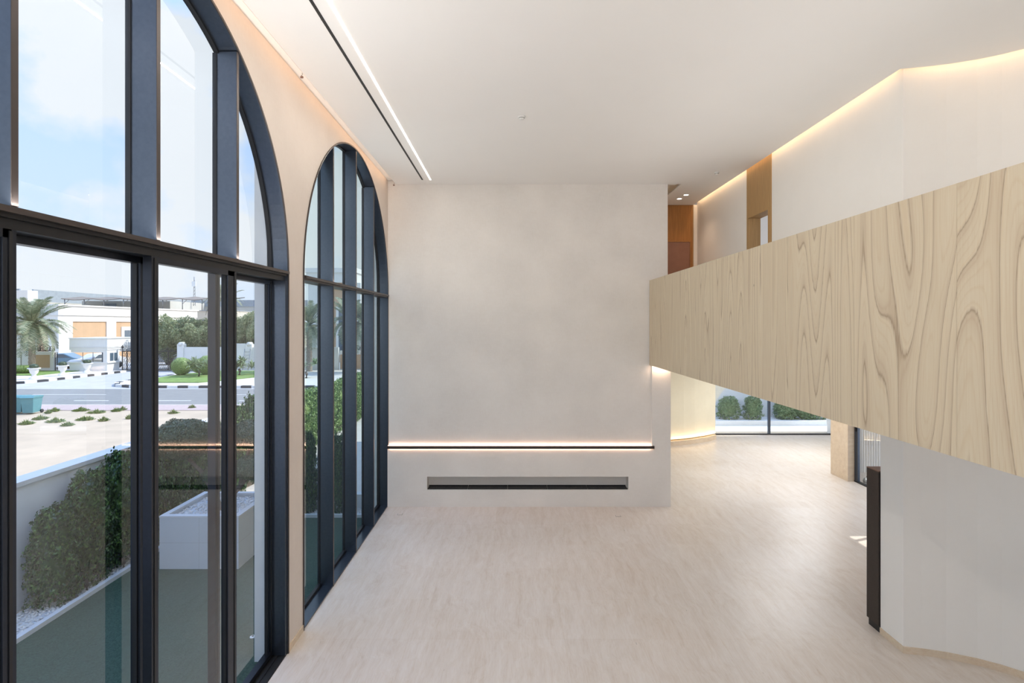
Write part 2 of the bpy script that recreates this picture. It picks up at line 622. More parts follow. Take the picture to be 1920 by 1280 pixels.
# shallow recess top and shoulder beside the left wall
cl.box(XL, -2.76, YN, YB + 0.02, 7.505, 7.62)
cl.box(XL, 3.9, YB + 0.02, 12.9, 7.50, 7.62)
struct('ceiling', cl, M['ceiling'])
rf = MB(); rf.box(XO - 0.3, 10.0, YN, 15.3, ZTOP + 0.001, ZTOP + 0.35); rf.box(XL + 0.3, 14, 15.31, 21.2, ZS + 0.61, ZS + 0.7)
rf.box(9.3, 14.2, 12.17, 15.3, ZS + 0.02, ZS + 0.5)  # unseen canopy added to trim the sun patch on the floor
struct('roof', rf, M['stone_white'])

# far living room wall: upper panel, slightly proud lower part and right pier, fireplace niche
XR_UP, XR_LO = 3.586, 3.647
nb = MB()
nx0, nx1, nz0, nz1 = -1.953, 2.677, 0.393, 0.690
yf = YB - 0.03
nb.box(XL, XR_UP, YB, YB + 0.30, 1.36, ZC + 0.08)
nb.box(XL, nx0, yf, YB + 0.30, -0.01, 1.36)
nb.box(nx1, XR_LO, yf, YB + 0.30, -0.01, 1.36)
nb.box(nx0, nx1, yf, YB + 0.30, -0.01, nz0)
nb.box(nx0, nx1, yf, YB + 0.30, nz1, 1.36)
nb.box(nx0, nx1, YB + 0.25, YB + 0.30, nz0, nz1)
nb.box(3.215, XR_LO, yf, YB + 0.30, 1.36, ZS)
struct('wall_back', nb, M['linen'])
hb = MB(); hb.box(3.30, 3.586, YB + 0.30, 15.0, ZU, 7.6)
struct('wall_hall_left', hb, M['plaster'])

# right hand wall above and below the upper floor
rw = MB()
poly = CURVE + [(7.2, YN), (7.2, 4.8), (6.9, 6.2), (6.2, 7.1), (5.32, 7.38), (5.0, 7.38)]
rw.prism(poly, 0.0, 7.62)
struct('wall_right', rw, M['upper'])
rw = MB()
oy0, oy1, oz = 10.58, 11.46, 6.42
rw.box(5.0, 5.235, 7.381, 10.47, ZU, 7.62)
rw.box(5.0, 5.235, 11.56, 14.71, ZU, 7.62)
struct('wall_right_upper', rw, M['upper'])
# skirting along the lower right wall
sk = MB()
outer = offset_poly(CURVE, -0.012)
outer[0] = (4.988, 6.935)
pl = outer + CURVE[::-1]
sk.prism(pl, 0.0, 0.085)
sk.box(4.988, 5.0, 6.94, 7.38, 0.0, 0.085)
struct('baseboard_right', sk, M['travertine'])
sk = MB(); sk.box(XL, XL + 0.012, CEN[0] + RAD, CEN[1] - RAD, 0, 0.085)
struct('baseboard_left', sk, M['travertine'])

# upper floor slab
sl = MB()
sl.box(XB + 0.05, 5.0, 0.5, 15.0, ZS, ZU)
sl.box(5.0, 9.3, 7.4, 15.0, ZS, ZU)
sl.box(XR_LO - 3.0, 9.3, 15.0, 15.3, ZS, ZTOP)
struct('ceiling_lower', sl, M['ceiling'])
# hall end wall
he = MB(); he.box(3.3, 4.905, 14.71, 14.9, ZU, 7.41)
struct('wall_hall_end', he, M['oak_dark'])
he = MB(); he.box(4.905, 5.02, 14.69, 14.9, ZU, 7.41)
struct('trim_1', he, M['plaster'])

# room behind the upper hall opening, daylit through its own window
ur = MB()
ur.box(5.236, 9.3, 12.9, 13.1, ZU, 5.0); ur.box(5.236, 5.5, 12.9, 13.1, 5.0, 7.1); ur.box(8.6, 9.3, 12.9, 13.1, 5.0, 7.1); ur.box(5.236, 9.3, 12.9, 13.1, 7.1, 7.62)
ur.box(9.1, 9.3, 7.4, 12.9, ZU, 7.62)
struct('wall_bedroom', ur, M['upper'])

# lower rooms beyond
lo = MB()
lo.box(XR_LO - 3.0, XR_LO - 2.8, YB + 0.31, 18.9, 0, ZS)          # hidden side wall of the dining room
struct('wall_dining_left', lo, M['plaster'])
cv = MB()
cpts = [(0.8, 18.45), (3.5, 18.52), (4.9, 18.68), (5.5, 18.82), (6.0, 19.0), (6.45, 19.22), (6.95, 19.53), (7.44, 19.9)]
back = [(7.44, 20.7), (6.5, 20.7), (0.8, 20.7)]
cv.prism(cpts + back, 0.20, ZS + 0.6)
struct('wall_dining_curved', cv, M['cream'])
cs = MB()
off = [(a + 0.06, b - 0.10) for a, b in cpts]
off[-1] = (7.44, 19.80)
cs.prism(off + [(7.44, 20.7), (0.8, 20.7)], 0.0, 0.16)
struct('baseboard_dining', cs, M['travertine'])
lc = MB(); lc.box(0.6, 13.5, 15.3, 20.9, ZS, ZS + 0.6)
struct('ceiling_dining', lc, M['ceiling'])

# travertine pier and the right-hand glazing line
XG = 9.12
pr = MB(); pr.box(8.95, 9.115, 14.50, 15.28, 0, ZS); pr.box(9.115, 9.22, 14.52, 15.28, 0, ZS)
struct('wall_travertine_pier', pr, M['travertine'])
rr = MB(); rr.box(9.40, 9.6, 15.28, 20.9, 0, 0.0001 + ZS)
# far facade: wall with big half-round opening
FY = 20.62


def far_arch():
    mb = MB()
    c, r, z0 = 9.93, 2.37, 0.10
    N = 40
    y0, y1 = FY + 0.30, FY + 0.62
    mb.box(6.5, c - r, y0, y1, -0.1, 3.9)
    mb.box(c + r, 13.6, y0, y1, -0.1, 3.9)
    p = [c - r * math.cos(math.pi * i / N) for i in range(N + 1)]
    zz = [z0 + r * math.sin(math.pi * i / N) for i in range(N + 1)]
    for i in range(N):
        vs = [(p[i], y0, zz[i]), (p[i + 1], y0, zz[i + 1]), (p[i + 1], y0, 3.9), (p[i], y0, 3.9), (p[i], y1, zz[i]), (p[i + 1], y1, zz[i + 1]), (p[i + 1], y1, 3.9), (p[i], y1, 3.9)]
        mb.add(vs, [(0, 1, 2, 3), (5, 4, 7, 6), (0, 4, 5, 1), (3, 2, 6, 7)])
    return struct('wall_far_arched', mb, M['stone_white'], recalc=False)


far_arch()
rr = MB(); rr.box(13.5, 13.7, 15.28, 20.9, -0.1, ZS + 0.6)
struct('wall_far_side', rr, M['stone_white'])

# rear of the living room behind the camera: wide opening added to let in daylight
rb = MB(); rb.box(XL, 6.8, YN - 0.25, YN, 7.25, ZTOP); rb.box(3.0, 6.8, YN - 0.25, YN, -0.1, 7.25); rb.box(XL, -2.6, YN - 0.25, YN, -0.1, 7.25)
struct('wall_front', rb, M['plaster'])

# ------------------------------------------------------------------ arched windows
GX = XL - 0.215       # glass plane


def arch_path(c, r, z0, n=56):
    pts = [(c - r, z0)]
    pts += [(c - r * math.cos(math.pi * i / n), Z0 + r * math.sin(math.pi * i / n)) for i in range(n + 1)]
    pts += [(c + r, z0)]
    return pts


def arch_band(mb, c, r0, r1, x0, x1, z0=0.0):
    """Solid band between radii r0<r1, from x0 to x1."""
    a, b = arch_path(c, r0, z0), arch_path(c, r1, z0)
    n = len(a)
    vs = []
    for (ya, za), (yb, zb) in zip(a, b):
        vs += [(x0, ya, za), (x1, ya, za), (x1, yb, zb), (x0, yb, zb)]
    fs = []
    for i in range(n - 1):
        for k in range(4):
            fs.append((i * 4 + k, i * 4 + (k + 1) % 4, (i + 1) * 4 + (k + 1) % 4, (i + 1) * 4 + k))
    fs += [(0, 1, 2, 3), ((n - 1) * 4 + 3, (n - 1) * 4 + 2, (n - 1) * 4 + 1, (n - 1) * 4)]
    mb.add(vs, fs)


def arched_glass(mb, c, r, y0, y1, z0, x):
    """Pane under the arch between y0 and y1 (a fan of vertical strips)."""
    n = 18
    ys = [y0 + (y1 - y0) * i / n for i in range(n + 1)]
    if abs(y0 - (c - r)) < 0.01 or abs(y1 - (c + r)) < 0.01:
        ys = [y0 + (y1 - y0) * (0.5 - 0.5 * math.cos(math.pi * i / n)) for i in range(n + 1)]
    vs = []
    for y in ys:
        vs += [(x, y, z0), (x, y, max(z0 + 0.001, arch_z(y, c, r)))]
    fs = [(2 * i, 2 * i + 1, 2 * i + 3, 2 * i + 2) for i in range(n)]
    mb.add(vs, fs)


def arched_window(name, label, c, gmat, sliders):
    w = thing(name, label, 'window', (XL, c, 0))
    off = Vector((-XL, -c, 0))

    def bd(mb, nm, mats, parent=w, **k):
        mb.v = [tuple(Vector(p) + off) for p in mb.v]
        o = mb.build(nm, mats, None, **k)
        o.parent = parent
        return o
    f = MB(); arch_band(f, c, RAD - 0.020, RAD - 0.001, GX - 0.02, XL + 0.004, 0.0)
    bd(f, 'frame', M['frame'])
    e = MB(); arch_band(e, c, RAD - 0.016, RAD + 0.006, XL + 0.0045, XL + 0.016, 0.0)
    bd(e, 'frame_edge', M['frame_edge'])
    e = MB(); arch_band(e, c, RAD - 0.050, RAD - 0.0205, GX - 0.018, GX + 0.03, 0.0)
    bd(e, 'glazing_bead', M['frame_dark'])
    ms = [c - RAD / 2, c, c + RAD / 2]
    for y in ms:
        m = MB()
        top = arch_z(y, c, RAD - 0.02)
        zb = Z0 + 0.025 if sliders else 0.0
        m.box(GX + 0.012, XL - 0.0015, y - 0.0225, y + 0.0225, zb, top - 0.004)
        mo = bd(m, 'mullion', M['frame'])
        b = MB()
        b.box(GX - 0.03, GX + 0.0118, y - 0.034, y + 0.034, zb, top - 0.02)
        mi = bd(b, 'glazing_bead', M['frame_dark'], mo)
        b = MB(); b.box(XL - 0.001, XL + 0.0035, y - 0.0225, y + 0.0225, zb, top - 0.004)
        bd(b, 'front_edge', M['frame_edge'], mo)
    t = MB()
    t.box(GX - 0.02, XL - 0.0005, c - RAD + 0.021, c + RAD - 0.021, Z0 - 0.045, Z0 + 0.024)
    bd(t, 'transom', M['frame_dark'] if sliders else M['frame_edge'])
    t = MB(); t.box(XL + 0.0005, XL + 0.035, c - RAD + 0.03, c + RAD - 0.03, Z0 - 0.02, Z0 + 0.015)  # trim added to carry the fill lamp above it
    bd(t, 'fill_channel', M['frame_edge'])
    if c > 0: area_light('transom_fill', (XL + 0.018, c - (0.5 if c > 8 else 0), Z0 + 0.018), 3.4, 0.03, 24 if c > 8 else 70, (0.7, 0, 1), color=(1.0, 0.96, 0.92), along=(0, 1, 0))  # unseen fill lamp added to brighten the ceiling
    ys = [c - RAD] + ms + [c + RAD]
    g = MB()
    for i in range(4):
        a, b = ys[i] + (0.03 if i else 0.0), ys[i + 1] - (0.03 if i < 3 else 0.0)
        arched_glass(g, c, RAD - 0.0, a, b, Z0, GX)
    bd(g, 'upper_glass', gmat, recalc=False)
    if sliders:
        # header box, floor track and four tall leaves on two tracks
        h = MB(); h.box(GX - 0.02, XL - 0.03, c - RAD + 0.021, c + RAD - 0.021, Z0 - 0.105, Z0 - 0.0455)
        bd(h, 'header', M['frame_dark'])
        tr = MB()
        for q in (-0.005, -0.095, -0.19):
            tr.box(XL + q - 0.045, XL + q, c - RAD + 0.021, c + RAD - 0.021, 0.0, 0.012)
        tr.box(GX - 0.04, XL, c - RAD + 0.021, c + RAD - 0.021, -0.01, 0.003)
        bd(tr, 'floor_track', M['track'])
        for k, s_ in ((-1, c - RAD + 0.021), (1, c + RAD - 0.021)):
            j = MB(); a = s_ if k < 0 else s_ - 0.05
            j.box(GX - 0.015, XL - 0.004, a, a + 0.05, 0.013, Z0 - 0.106)
            bd(j, 'jamb', M['frame'])
        xi = (XL - 0.020, XL - 0.090)
        xo = (XL - 0.165, XL - 0.245)
        for i in range(4):
            xa, xb_ = xi if i in (0, 2) else xo
            y0 = (ys[0] + 0.072, ys[1] - 0.02, ys[2] - 0.052, ys[3] - 0.12)[i]
            y1 = (ys[1] + 0.035, ys[2] + 0.115, ys[3] + 0.018, ys[4] - 0.071)[i]
            zt = Z0 - 0.107
            leaf = MB()
            sw = 0.085
            sr = 0.17 if i == 2 else sw
            leaf.box(xb_, xa, y0, y0 + sw, 0.014, zt)
            if i != 3:
                leaf.box(xb_, xa, y1 - sr, y1, 0.014, zt)
            else:
                leaf.box(xb_, xa - 0.03, y1 - 0.03, y1, 0.014, zt)
            leaf.box(xb_, xa, y0 + sw, y1 - 0.03, 0.014, 0.07)
            leaf.box(xb_, xa, y0 + sw, y1 - 0.03, zt - 0.05, zt)
            lo_ = bd(leaf, 'sliding_leaf', M['leaf_frame'])
            gk = MB()
            xm = (xa + xb_) / 2
            gk.box(xm - 0.018, xm + 0.018, y0 + sw + 0.0005, y0 + sw + 0.012, 0.071, zt - 0.051)
            gk.box(xm - 0.018, xm + 0.018, y1 - sr - 0.012, y1 - sr - 0.0005, 0.071, zt - 0.051)
            gk.box(xa + 0.0005, xa + 0.006, y0 + 0.030, y0 + 0.050, 0.02, zt - 0.01)
            gk.box(xa + 0.0005, xa + 0.006, y1 - 0.050, y1 - 0.030, 0.02, zt - 0.01)
            bd(gk, 'gasket', M['frame_dark'], lo_)
            gp = MB(); gp.add([(xm, y0 + sw, 0.07), (xm, y1 - 0.03, 0.07), (xm, y1 - 0.03, zt - 0.05), (xm, y0 + sw, zt - 0.05)], [(0, 1, 2, 3)])
            bd(gp, 'glass_pane', gmat, lo_, recalc=False)
    else:
        for y in ms:
            m = MB(); m.box(GX + 0.012, XL - 0.0015, y - 0.0225, y + 0.0225, 0.001, Z0 - 0.046)
            # lower run of the mullion below the transom
        s_ = MB(); s_.box(GX - 0.02, XL - 0.0005, c - RAD + 0.021, c + RAD - 0.021, 0.0, 0.022)
        bd(s_, 'sill', M['frame'])
        s_ = MB(); s_.box(GX - 0.022, GX + 0.03, c - RAD + 0.051, c + RAD - 0.051, 0.0225, 0.06)
        bd(s_, 'bottom_bead', M['frame_dark'])
        g = MB()
        for i in range(4):
            a, b = ys[i] + 0.02, ys[i + 1] - 0.02
            g.add([(GX, a, 0.02), (GX, b, 0.02), (GX, b, Z0), (GX, a, Z0)], [(0, 1, 2, 3)])
        bd(g, 'lower_glass', gmat, recalc=False)
    w['kind'] = 'structure'
    return w


arched_window('window_1', 'large arched window with tall black sliding leaves at the left', CEN[0], M['glass'], True)
arched_window('window_2', 'second arched window with four fixed lights next to the far wall', CEN[1], M['glass_green'], False)
arched_window('window_3', 'arched window bay behind the viewer', CEN3, M['glass'], False)

# ------------------------------------------------------------------ far glazing and right-hand sliding door
w4 = tag(thing('window_4', None, None, (9.7, FY, 0)), kind='structure')
f = MB()
f.box(-2.3, 3.8, -0.03, 0.03, 0.001, 0.045); f.box(-2.3, 3.8, -0.03, 0.03, 3.18, 3.249)
f.build('frame', M['frame_dark'], w4)
for xx in (0.04, 3.5):
    m = MB(); m.box(xx - 0.05, xx - 0.004, -0.045, 0.03, 0.046, 3.179); m.box(xx + 0.004, xx + 0.05, -0.02, 0.045, 0.046, 3.179)
    m.build('mullion', M['frame'], w4)
g = MB(); g.add([(-2.3, 0, 0.04), (3.8, 0, 0.04), (3.8, 0, 3.2), (-2.3, 0, 3.2)], [(0, 1, 2, 3)])
g.build('glass_pane', M['glass'], w4, recalc=False)

d1 = tag(thing('door_1', None, None, (XG, 14.5, 0)), kind='structure')
f = MB(); f.box(-0.0, 0.10, -6.0, -0.001, 0.0, 0.03); f.box(0.0, 0.10, -6.0, -0.001, ZS - 0.5, ZS - 0.001)
f.build('frame', M['frame_dark'], d1)
f = MB(); f.box(0.01, 0.07, -0.13, -0.002, 0.031, ZS - 0.51); f.box(0.01, 0.05, -3.0, -2.92, 0.031, ZS - 0.51)
lf = f.build('sliding_leaf', M['frame'], d1)
f = MB(); f.box(-0.012, 0.009, -0.085, -0.055, 1.35, 1.62)
f.build('handle', M['black'], lf)
g = MB(); g.add([(0.04, -0.13, 0.03), (0.04, -2.92, 0.03), (0.04, -2.92, 2.75), (0.04, -0.13, 2.75)], [(0, 1, 2, 3)])
g.build('glass_pane', M['glass'], lf, recalc=False)
rs = MB(); rs.box(XG - 0.05, XG + 0.12, 7.4, 8.49, 0, ZS); rs.box(6.2, XG - 0.051, 7.41, 7.6, 0, ZS)
struct('wall_side', rs, M['plaster'])

# ------------------------------------------------------------------ upper hall: wood portal, hall door
po = MB()
po.box(4.985, 5.235, 10.471, oy0, ZU, 7.61)
po.box(4.985, 5.235, oy1, 11.559, ZU, 7.61)
po.box(4.985, 5.235, oy0, oy1, oz, 7.61)
po.box(4.975, 4.9845, oy0 - 0.03, oy0, ZU, oz + 0.03); po.box(4.975, 4.9845, oy1, oy1 + 0.03, ZU, oz + 0.03); po.box(4.975, 4.9845, oy0, oy1, oz, oz + 0.03)
tag(po.build('wood_portal', M['oak']), 'light oak panel framing the open doorway in the upper hall wall', 'door surround')
hd = thing('hall_door', 'brown door set in the orange wood at the end of the upper hall', 'door', (4.2, 14.709, ZU))
m = MB(); m.box(-0.58, 0.60, -0.03, -0.001, 0, 2.28); m.build('door_leaf', M['door_brown'], hd)
m = MB(); m.box(0.601, 0.625, -0.05, -0.001, 0, 2.31); m.box(-0.60, 0.6, -0.05, -0.001, 2.281, 2.31); m.build('frame', M['oak_dark'], hd)
m = MB(); m.box(0.682, 0.704, -0.012, -0.001, 0, 3.27); m.build('side_trim', M['oak'], hd)

# ------------------------------------------------------------------ balustrade in veneered panels
bal = thing('balustrade', 'long pale wood veneer balustrade band of the upper gallery', 'balustrade', (XB, 6, 0))
ztop, zbot = 5.197, 3.252
seams = [0.6, 1.46, 2.66, 3.86, 5.02, 6.22, 7.42, 8.62, 9.82, 11.02, 12.22, 12.499]
LW, DW, LN = (0.70, 0.595, 0.43), (0.60, 0.49, 0.345), (0.40, 0.30, 0.20)
veneers = [wood_veneer('veneer_a', 1.0, LW, DW, LN, 0.8, 11, 2.0, 0.36), wood_veneer('veneer_b', 2.3, LW, DW, LN, 0.8, 12, 2.0, 0.33), wood_veneer('veneer_c', 4.1, LW, DW, LN, 0.8, 20, 2.2, 0.17), wood_veneer('veneer_d', 5.7, LW, DW, LN, 0.8, 26, 2.4, 0.12)]
for i in range(len(seams) - 1):
    m = MB(); m.box(0, 0.04, seams[i] - 6 + 0.0012, seams[i + 1] - 6 - 0.0012, zbot, ztop)
    vm = veneers[[0, 1, 1, 0, 2, 3, 2, 3, 2, 3, 3][i]]
    m.build('veneer_panel', vm, bal)
m = MB(); m.box(0.041, 0.049, 0.6 - 6, 12.49 - 6, zbot, ztop - 0.01)
m.build('backing', M['ceiling'], bal)

# ------------------------------------------------------------------ ledge with light strips, fireplace
lg = thing('light_ledge', 'slim dark bronze ledge glowing above and below along the far wall', 'ledge', (0.2, YB - 0.03, 1.36))
m = MB(); m.box(XL - 0.2 + 0.002, 3.062, -0.055, -0.001, -0.022, 0.040); m.build('profile', M['bronze'], lg, bevel=0.003)
m = MB(); m.box(XL - 0.2 + 0.01, 3.03, 0.004, 0.022, 0.0005, 0.05); m.build('upper_light_strip', M['led_warm'], lg)
m = MB(); m.box(XL - 0.2 + 0.01, 3.05, -0.02, -0.002, -0.030, -0.0225); m.build('lower_light_strip', M['led_warm'], lg)
area_light('ledge_up_light', (0.18, YB - 0.012, 1.415), 6.0, 0.016, 6 * COVE, (0, 0.15, 1), color=(1.0, 0.60, 0.42), along=(1, 0, 0))
area_light('ledge_down_light', (0.18, YB - 0.042, 1.327), 6.0, 0.012, 2.6 * COVE, (0, 0.2, -1), color=(1.0, 0.60, 0.42), along=(1, 0, 0))

fp = thing('linear_burner', 'long black fire trough in the floor of the wall niche', 'fireplace', ((nx0 + nx1) / 2, YB + 0.10, nz0))
hw = (nx1 - nx0) / 2
for i in range(5):
    a = -hw + 0.012 + i * (2 * hw - 0.024) / 5; b = a + (2 * hw - 0.024) / 5 - 0.006
    m = MB(); m.box(a, b, -0.115, 0.14, 0.0015, 0.012); m.box(a, b, -0.115, -0.10, 0.012, 0.03); m.box(a, b, 0.125, 0.14, 0.012, 0.03)
    seg = m.build('tray', M['black'], fp)
    m = MB()
    for k in range(14):
        xx = a + (b - a) * (k + 0.5) / 14
        m.box(xx - 0.02, xx + 0.02, -0.06, 0.09, 0.0125, 0.018)
    m.build('slots', M['track'], seg)

# ------------------------------------------------------------------ ceiling fittings
tk = thing('ceiling_slot', 'thin black slot running along the ceiling beside the light line', 'air slot', (-2.0, 5, ZC))
m = MB(); m.box(-0.0175, 0.0175, -8.5, 7.15, -0.004, -0.0005); tk_o = m.build('slot_channel', M['track'], tk)
m = MB(); m.box(-0.019, 0.019, 0.75, 0.762, -0.006, -0.0045); m.build('joint', M['bronze'], tk)
ll = thing('ceiling_light_line', 'long thin glowing light line in the ceiling', 'ceiling light', (-1.82, 5, ZC))
m = MB(); m.box(-0.013, 0.013, -8.5, 7.15, -0.005, -0.0005); m.build('diffuser', M['led'], ll)
area_light('line_light', (-1.82, 3.9, ZC - 0.008), 14.4, 0.026, 72 * COVE, (0, 0, -1), color=(1.0, 0.92, 0.84), along=(0, 1, 0))


def detector(x_, y_, label):
    d = thing('smoke_detector', label, 'smoke detector', (x_, y_, ZC))
    m = MB(); m.lathe([(0.052, 0.0), (0.054, -0.004), (0.054, -0.014), (0.046, -0.022), (0.043, -0.024), (0.043, -0.034), (0.036, -0.045), (0.012, -0.05)]); m.build('housing', M['plastic'], d)
    m = MB(); m.lathe([(0.0435, -0.026), (0.0445, -0.026), (0.0445, -0.032), (0.0435, -0.032)]); m.build('vent_ring', M['bronze'], d)
    return d


detector(0.149, 8.435, 'small white smoke detector in the middle of the main ceiling')
detector(4.35, 11.55, 'small white smoke detector on the ceiling near the upper hall')

for k, (x_, y_, lb) in enumerate([(4.34, 13.56, 'nearer of the two round downlights in the upper hall ceiling'), (4.30, 13.98, 'farther of the two round downlights in the upper hall ceiling')]):
    d = thing('downlight', lb, 'downlight', (x_, y_, ZC), group='upper hall downlights')
    m = MB(); m.lathe([(0.075, 0.0), (0.078, -0.004), (0.060, -0.006)]); m.build('trim_ring', M['plastic'], d)
    m = MB(); m.lathe([(0.058, -0.0065), (0.05, -0.008)]); m.build('lens', M['led'], d)
    ld = bpy.data.lights.new('downlight_lamp', 'SPOT'); ld.energy = 14; ld.color = WARM; ld.spot_size = R(110); ld.spot_blend = 0.8; ld.shadow_soft_size = 0.04
    lo_ = bpy.data.objects.new('downlight_lamp', ld); lo_.location = (x_, y_, ZC - 0.02); COL.objects.link(lo_)

# unseen fill lamps added behind the camera and in the dining room
for (x_, y_) in ((-1.4, -2.2), (1.0, -2.2)):
    area_light('rear_fill', (x_, y_ - 1.2, 4.6), 2.4, 0.5, 120, (0, 0.35, 1), color=(1.0, 0.95, 0.90), along=(1, 0, 0))
for (x_, y_, w_) in ((6.8, 14.2, 62), (9.5, 17.5, 92)):
    area_light('dining_fill', (x_, y_, ZS - 0.01), 1.6, 1.6, w_, (0, 0, -1), color=(0.97, 0.985, 1.0), along=(1, 0, 0))
area_light('balustrade_fill', (XB + 0.085, 5.8, ztop - 0.005), 10.0, 0.05, 22, (0.05, 0, 1), color=(1.0, 0.96, 0.91), along=(0, 1, 0))  # unseen strip added behind the balustrade top to brighten ceiling and gallery wall
# coves
area_light('cove_left', (-2.722, 4.2, 7.497), 16.2, 0.03, 13 * COVE, (-0.45, 0, -1), color=(1.0, 0.66, 0.43), along=(0, 1, 0))
area_light('cove_right_hall', (4.955, 10.8, 7.60), 7.6, 0.05, 15 * COVE, (0.1, 0, -1), color=(1.0, 0.66, 0.38), along=(0, 1, 0))
for i in range(len(CURVE) - 2):
    a, b = Vector(CURVE[i] + (0,)), Vector(CURVE[i + 1] + (0,))
    dd = b - a; nrm = Vector((-dd.y, dd.x, 0)).normalized() * -0.05
    c = (a + b) / 2 + nrm
    area_light('cove_right_curve', (c.x, c.y, 7.60), dd.length * 0.98, 0.05, 1.8 * dd.length * COVE, (0, 0, -1), color=(1.0, 0.64, 0.36), along=dd)
# dining room base cove
for i in range(1, len(cpts) - 1):
    a, b = Vector(cpts[i] + (0,)), Vector(cpts[i + 1] + (0,))
    dd = b - a
    c = (a + b) / 2 + Vector((0.03, -0.05, 0))
    area_light('base_cove', (c.x, c.y, 0.17), dd.length * 0.97, 0.03, 3.2 * dd.length * COVE, (0, 0, 1), color=(1.0, 0.70, 0.42), along=dd)
area_light('under_slab_light', (3.42, YB - 0.12, ZS - 0.01), 0.35, 0.06, 1.5 * COVE, (0, 0.3, -1), along=(1, 0, 0))

for (x_, y_, z_, lb) in [(-2.69, 6.97, 7.37, 'loose brown cable clip hanging from the ceiling edge between the windows'), (-2.69, 12.40, 7.37, 'dark cable clip hanging in the far left ceiling corner')]:
    cc = thing('cable_clip', lb, 'cable clip', (x_, y_, z_))
    m = MB(); m.tube([(0, 0, 0.045), (0.004, 0.01, 0.03), (-0.012, 0.0, 0.012), (0.01, 0.012, 0.0)], 0.004, 6); m.build('wire', M['bronze'], cc)
    m = MB(); m.box(-0.02, 0.015, -0.012, 0.012, -0.022, -0.001); m.build('clip', M['bronze_top'], cc, bevel=0.003)

# ------------------------------------------------------------------ cabinet, floor boxes
cb = thing('tall_cabinet', 'tall narrow dark cabinet standing at the end of the right wall', 'cabinet', (5.0, 7.5, 0))
m = MB(); m.box(-0.02, 0.9, -0.109, 0.14, 0.10, 2.187); m.build('body', M['bronze'], cb, bevel=0.002)
m = MB(); m.box(-0.02, 0.9, -0.109, 0.14, 2.188, 2.20); m.build('top', M['bronze_top'], cb)
m = MB(); m.box(0.0, 0.88, -0.105, 0.125, 0.0, 0.099); m.build('plinth', M['black'], cb)
for (px, py, lb) in [(750, 963.7, 'small square floor socket cover left of the fire niche'), (1159, 967, 'small square floor socket cover right of the fire niche')]:
    Y = EYE * F / (py - 607); X = (px - 960) / F * Y
    s_ = thing('floor_socket', lb, 'floor socket', (X, Y, 0))
    m = MB(); m.box(-0.055, 0.055, -0.05, 0.05, 0.0004, 0.002); m.build('rim', M['bronze'], s_)
    m = MB(); m.box(-0.05, 0.05, -0.045, 0.045, 0.0021, 0.0035); m.build('lid', M['floor'], s_)
# ------------------------------------------------------------------ outside: ground, street
M['sand'] = plain('sand', (0.51, 0.41, 0.30), 0.95, var=0.10, scale=0.8, bump=0.4)
M['asphalt'] = plain('asphalt', (0.235, 0.235, 0.225), 0.85, var=0.06, scale=2)
M['pink_paver'] = plain('pink_paver', (0.47, 0.37, 0.35), 0.9, var=0.08, scale=6)
M['paving'] = plain('driveway_paving', (0.46, 0.45, 0.44), 0.9, var=0.07, scale=1.2)
M['pavement'] = plain('pale_pavement', (0.66, 0.61, 0.55), 0.9, var=0.05, scale=2)
M['turf'] = plain('artificial_turf', (0.06, 0.10, 0.07), 0.9, var=0.3, scale=60, bump=0.8, spec=0.2)
M['lawn'] = plain('lawn_grass', (0.17, 0.27, 0.06), 0.95, var=0.25, scale=3, bump=0.5)
M['kerb_white'] = plain('kerb_white', (0.75, 0.74, 0.72), 0.85)
M['kerb_black'] = plain('kerb_black', (0.05, 0.05, 0.055), 0.85)
M['pebble'] = plain('white_pebble', (0.74, 0.745, 0.75), 0.6, var=0.10, scale=14)
M['render_white'] = plain('white_render', (0.74, 0.74, 0.72), 0.85, var=0.03, scale=2)
M['garden_wall'] = plain('garden_wall_render', (0.70, 0.74, 0.80), 0.85, var=0.03, scale=3)
M['coping'] = plain('coping_stone', (0.68, 0.70, 0.73), 0.8, var=0.03)
M['villa_orange'] = plain('ochre_render', (0.57, 0.385, 0.235), 0.85, var=0.04, scale=1)
M['villa_cream'] = plain('cream_render', (0.60, 0.57, 0.49), 0.85, var=0.03, scale=1)
M['villa_white'] = plain('villa_white', (0.78, 0.77, 0.74), 0.8, var=0.03, scale=1)
M['grey_clad'] = plain('grey_cladding', (0.30, 0.34, 0.37), 0.5, var=0.08, scale=2)
M['iron'] = plain('wrought_iron', (0.03, 0.03, 0.035), 0.5, 0.4)
M['canvas'] = plain('brown_canvas', (0.22, 0.19, 0.16), 0.9, var=0.1)
M['bin'] = plain('teal_bin_plastic', (0.11, 0.28, 0.32), 0.5, var=0.05)


def tiles(name, color, w, h, rot=0.0):
    t = NT(name)
    br = t.node('ShaderNodeTexBrick'); br.offset = 0.0
    for k, v in (('Scale', 1.0), ('Mortar Size', 0.002), ('Brick Width', w), ('Row Height', h)):
        br.inputs[k].default_value = v
    br.inputs['Color1'].default_value = tuple(color) + (1,)
    br.inputs['Color2'].default_value = tuple(c * 0.97 for c in color) + (1,)
    br.inputs['Mortar'].default_value = tuple(c * 0.6 for c in color) + (1,)
    t.l.new(t.coords(rot=(R(90), 0, rot)), br.inputs['Vector'])
    t.base(br.outputs['Color']); t.rough(0.55)
    return t.mat


M['planter_tile'] = tiles('planter_tile', (0.62, 0.66, 0.70), 1.03, 0.46)

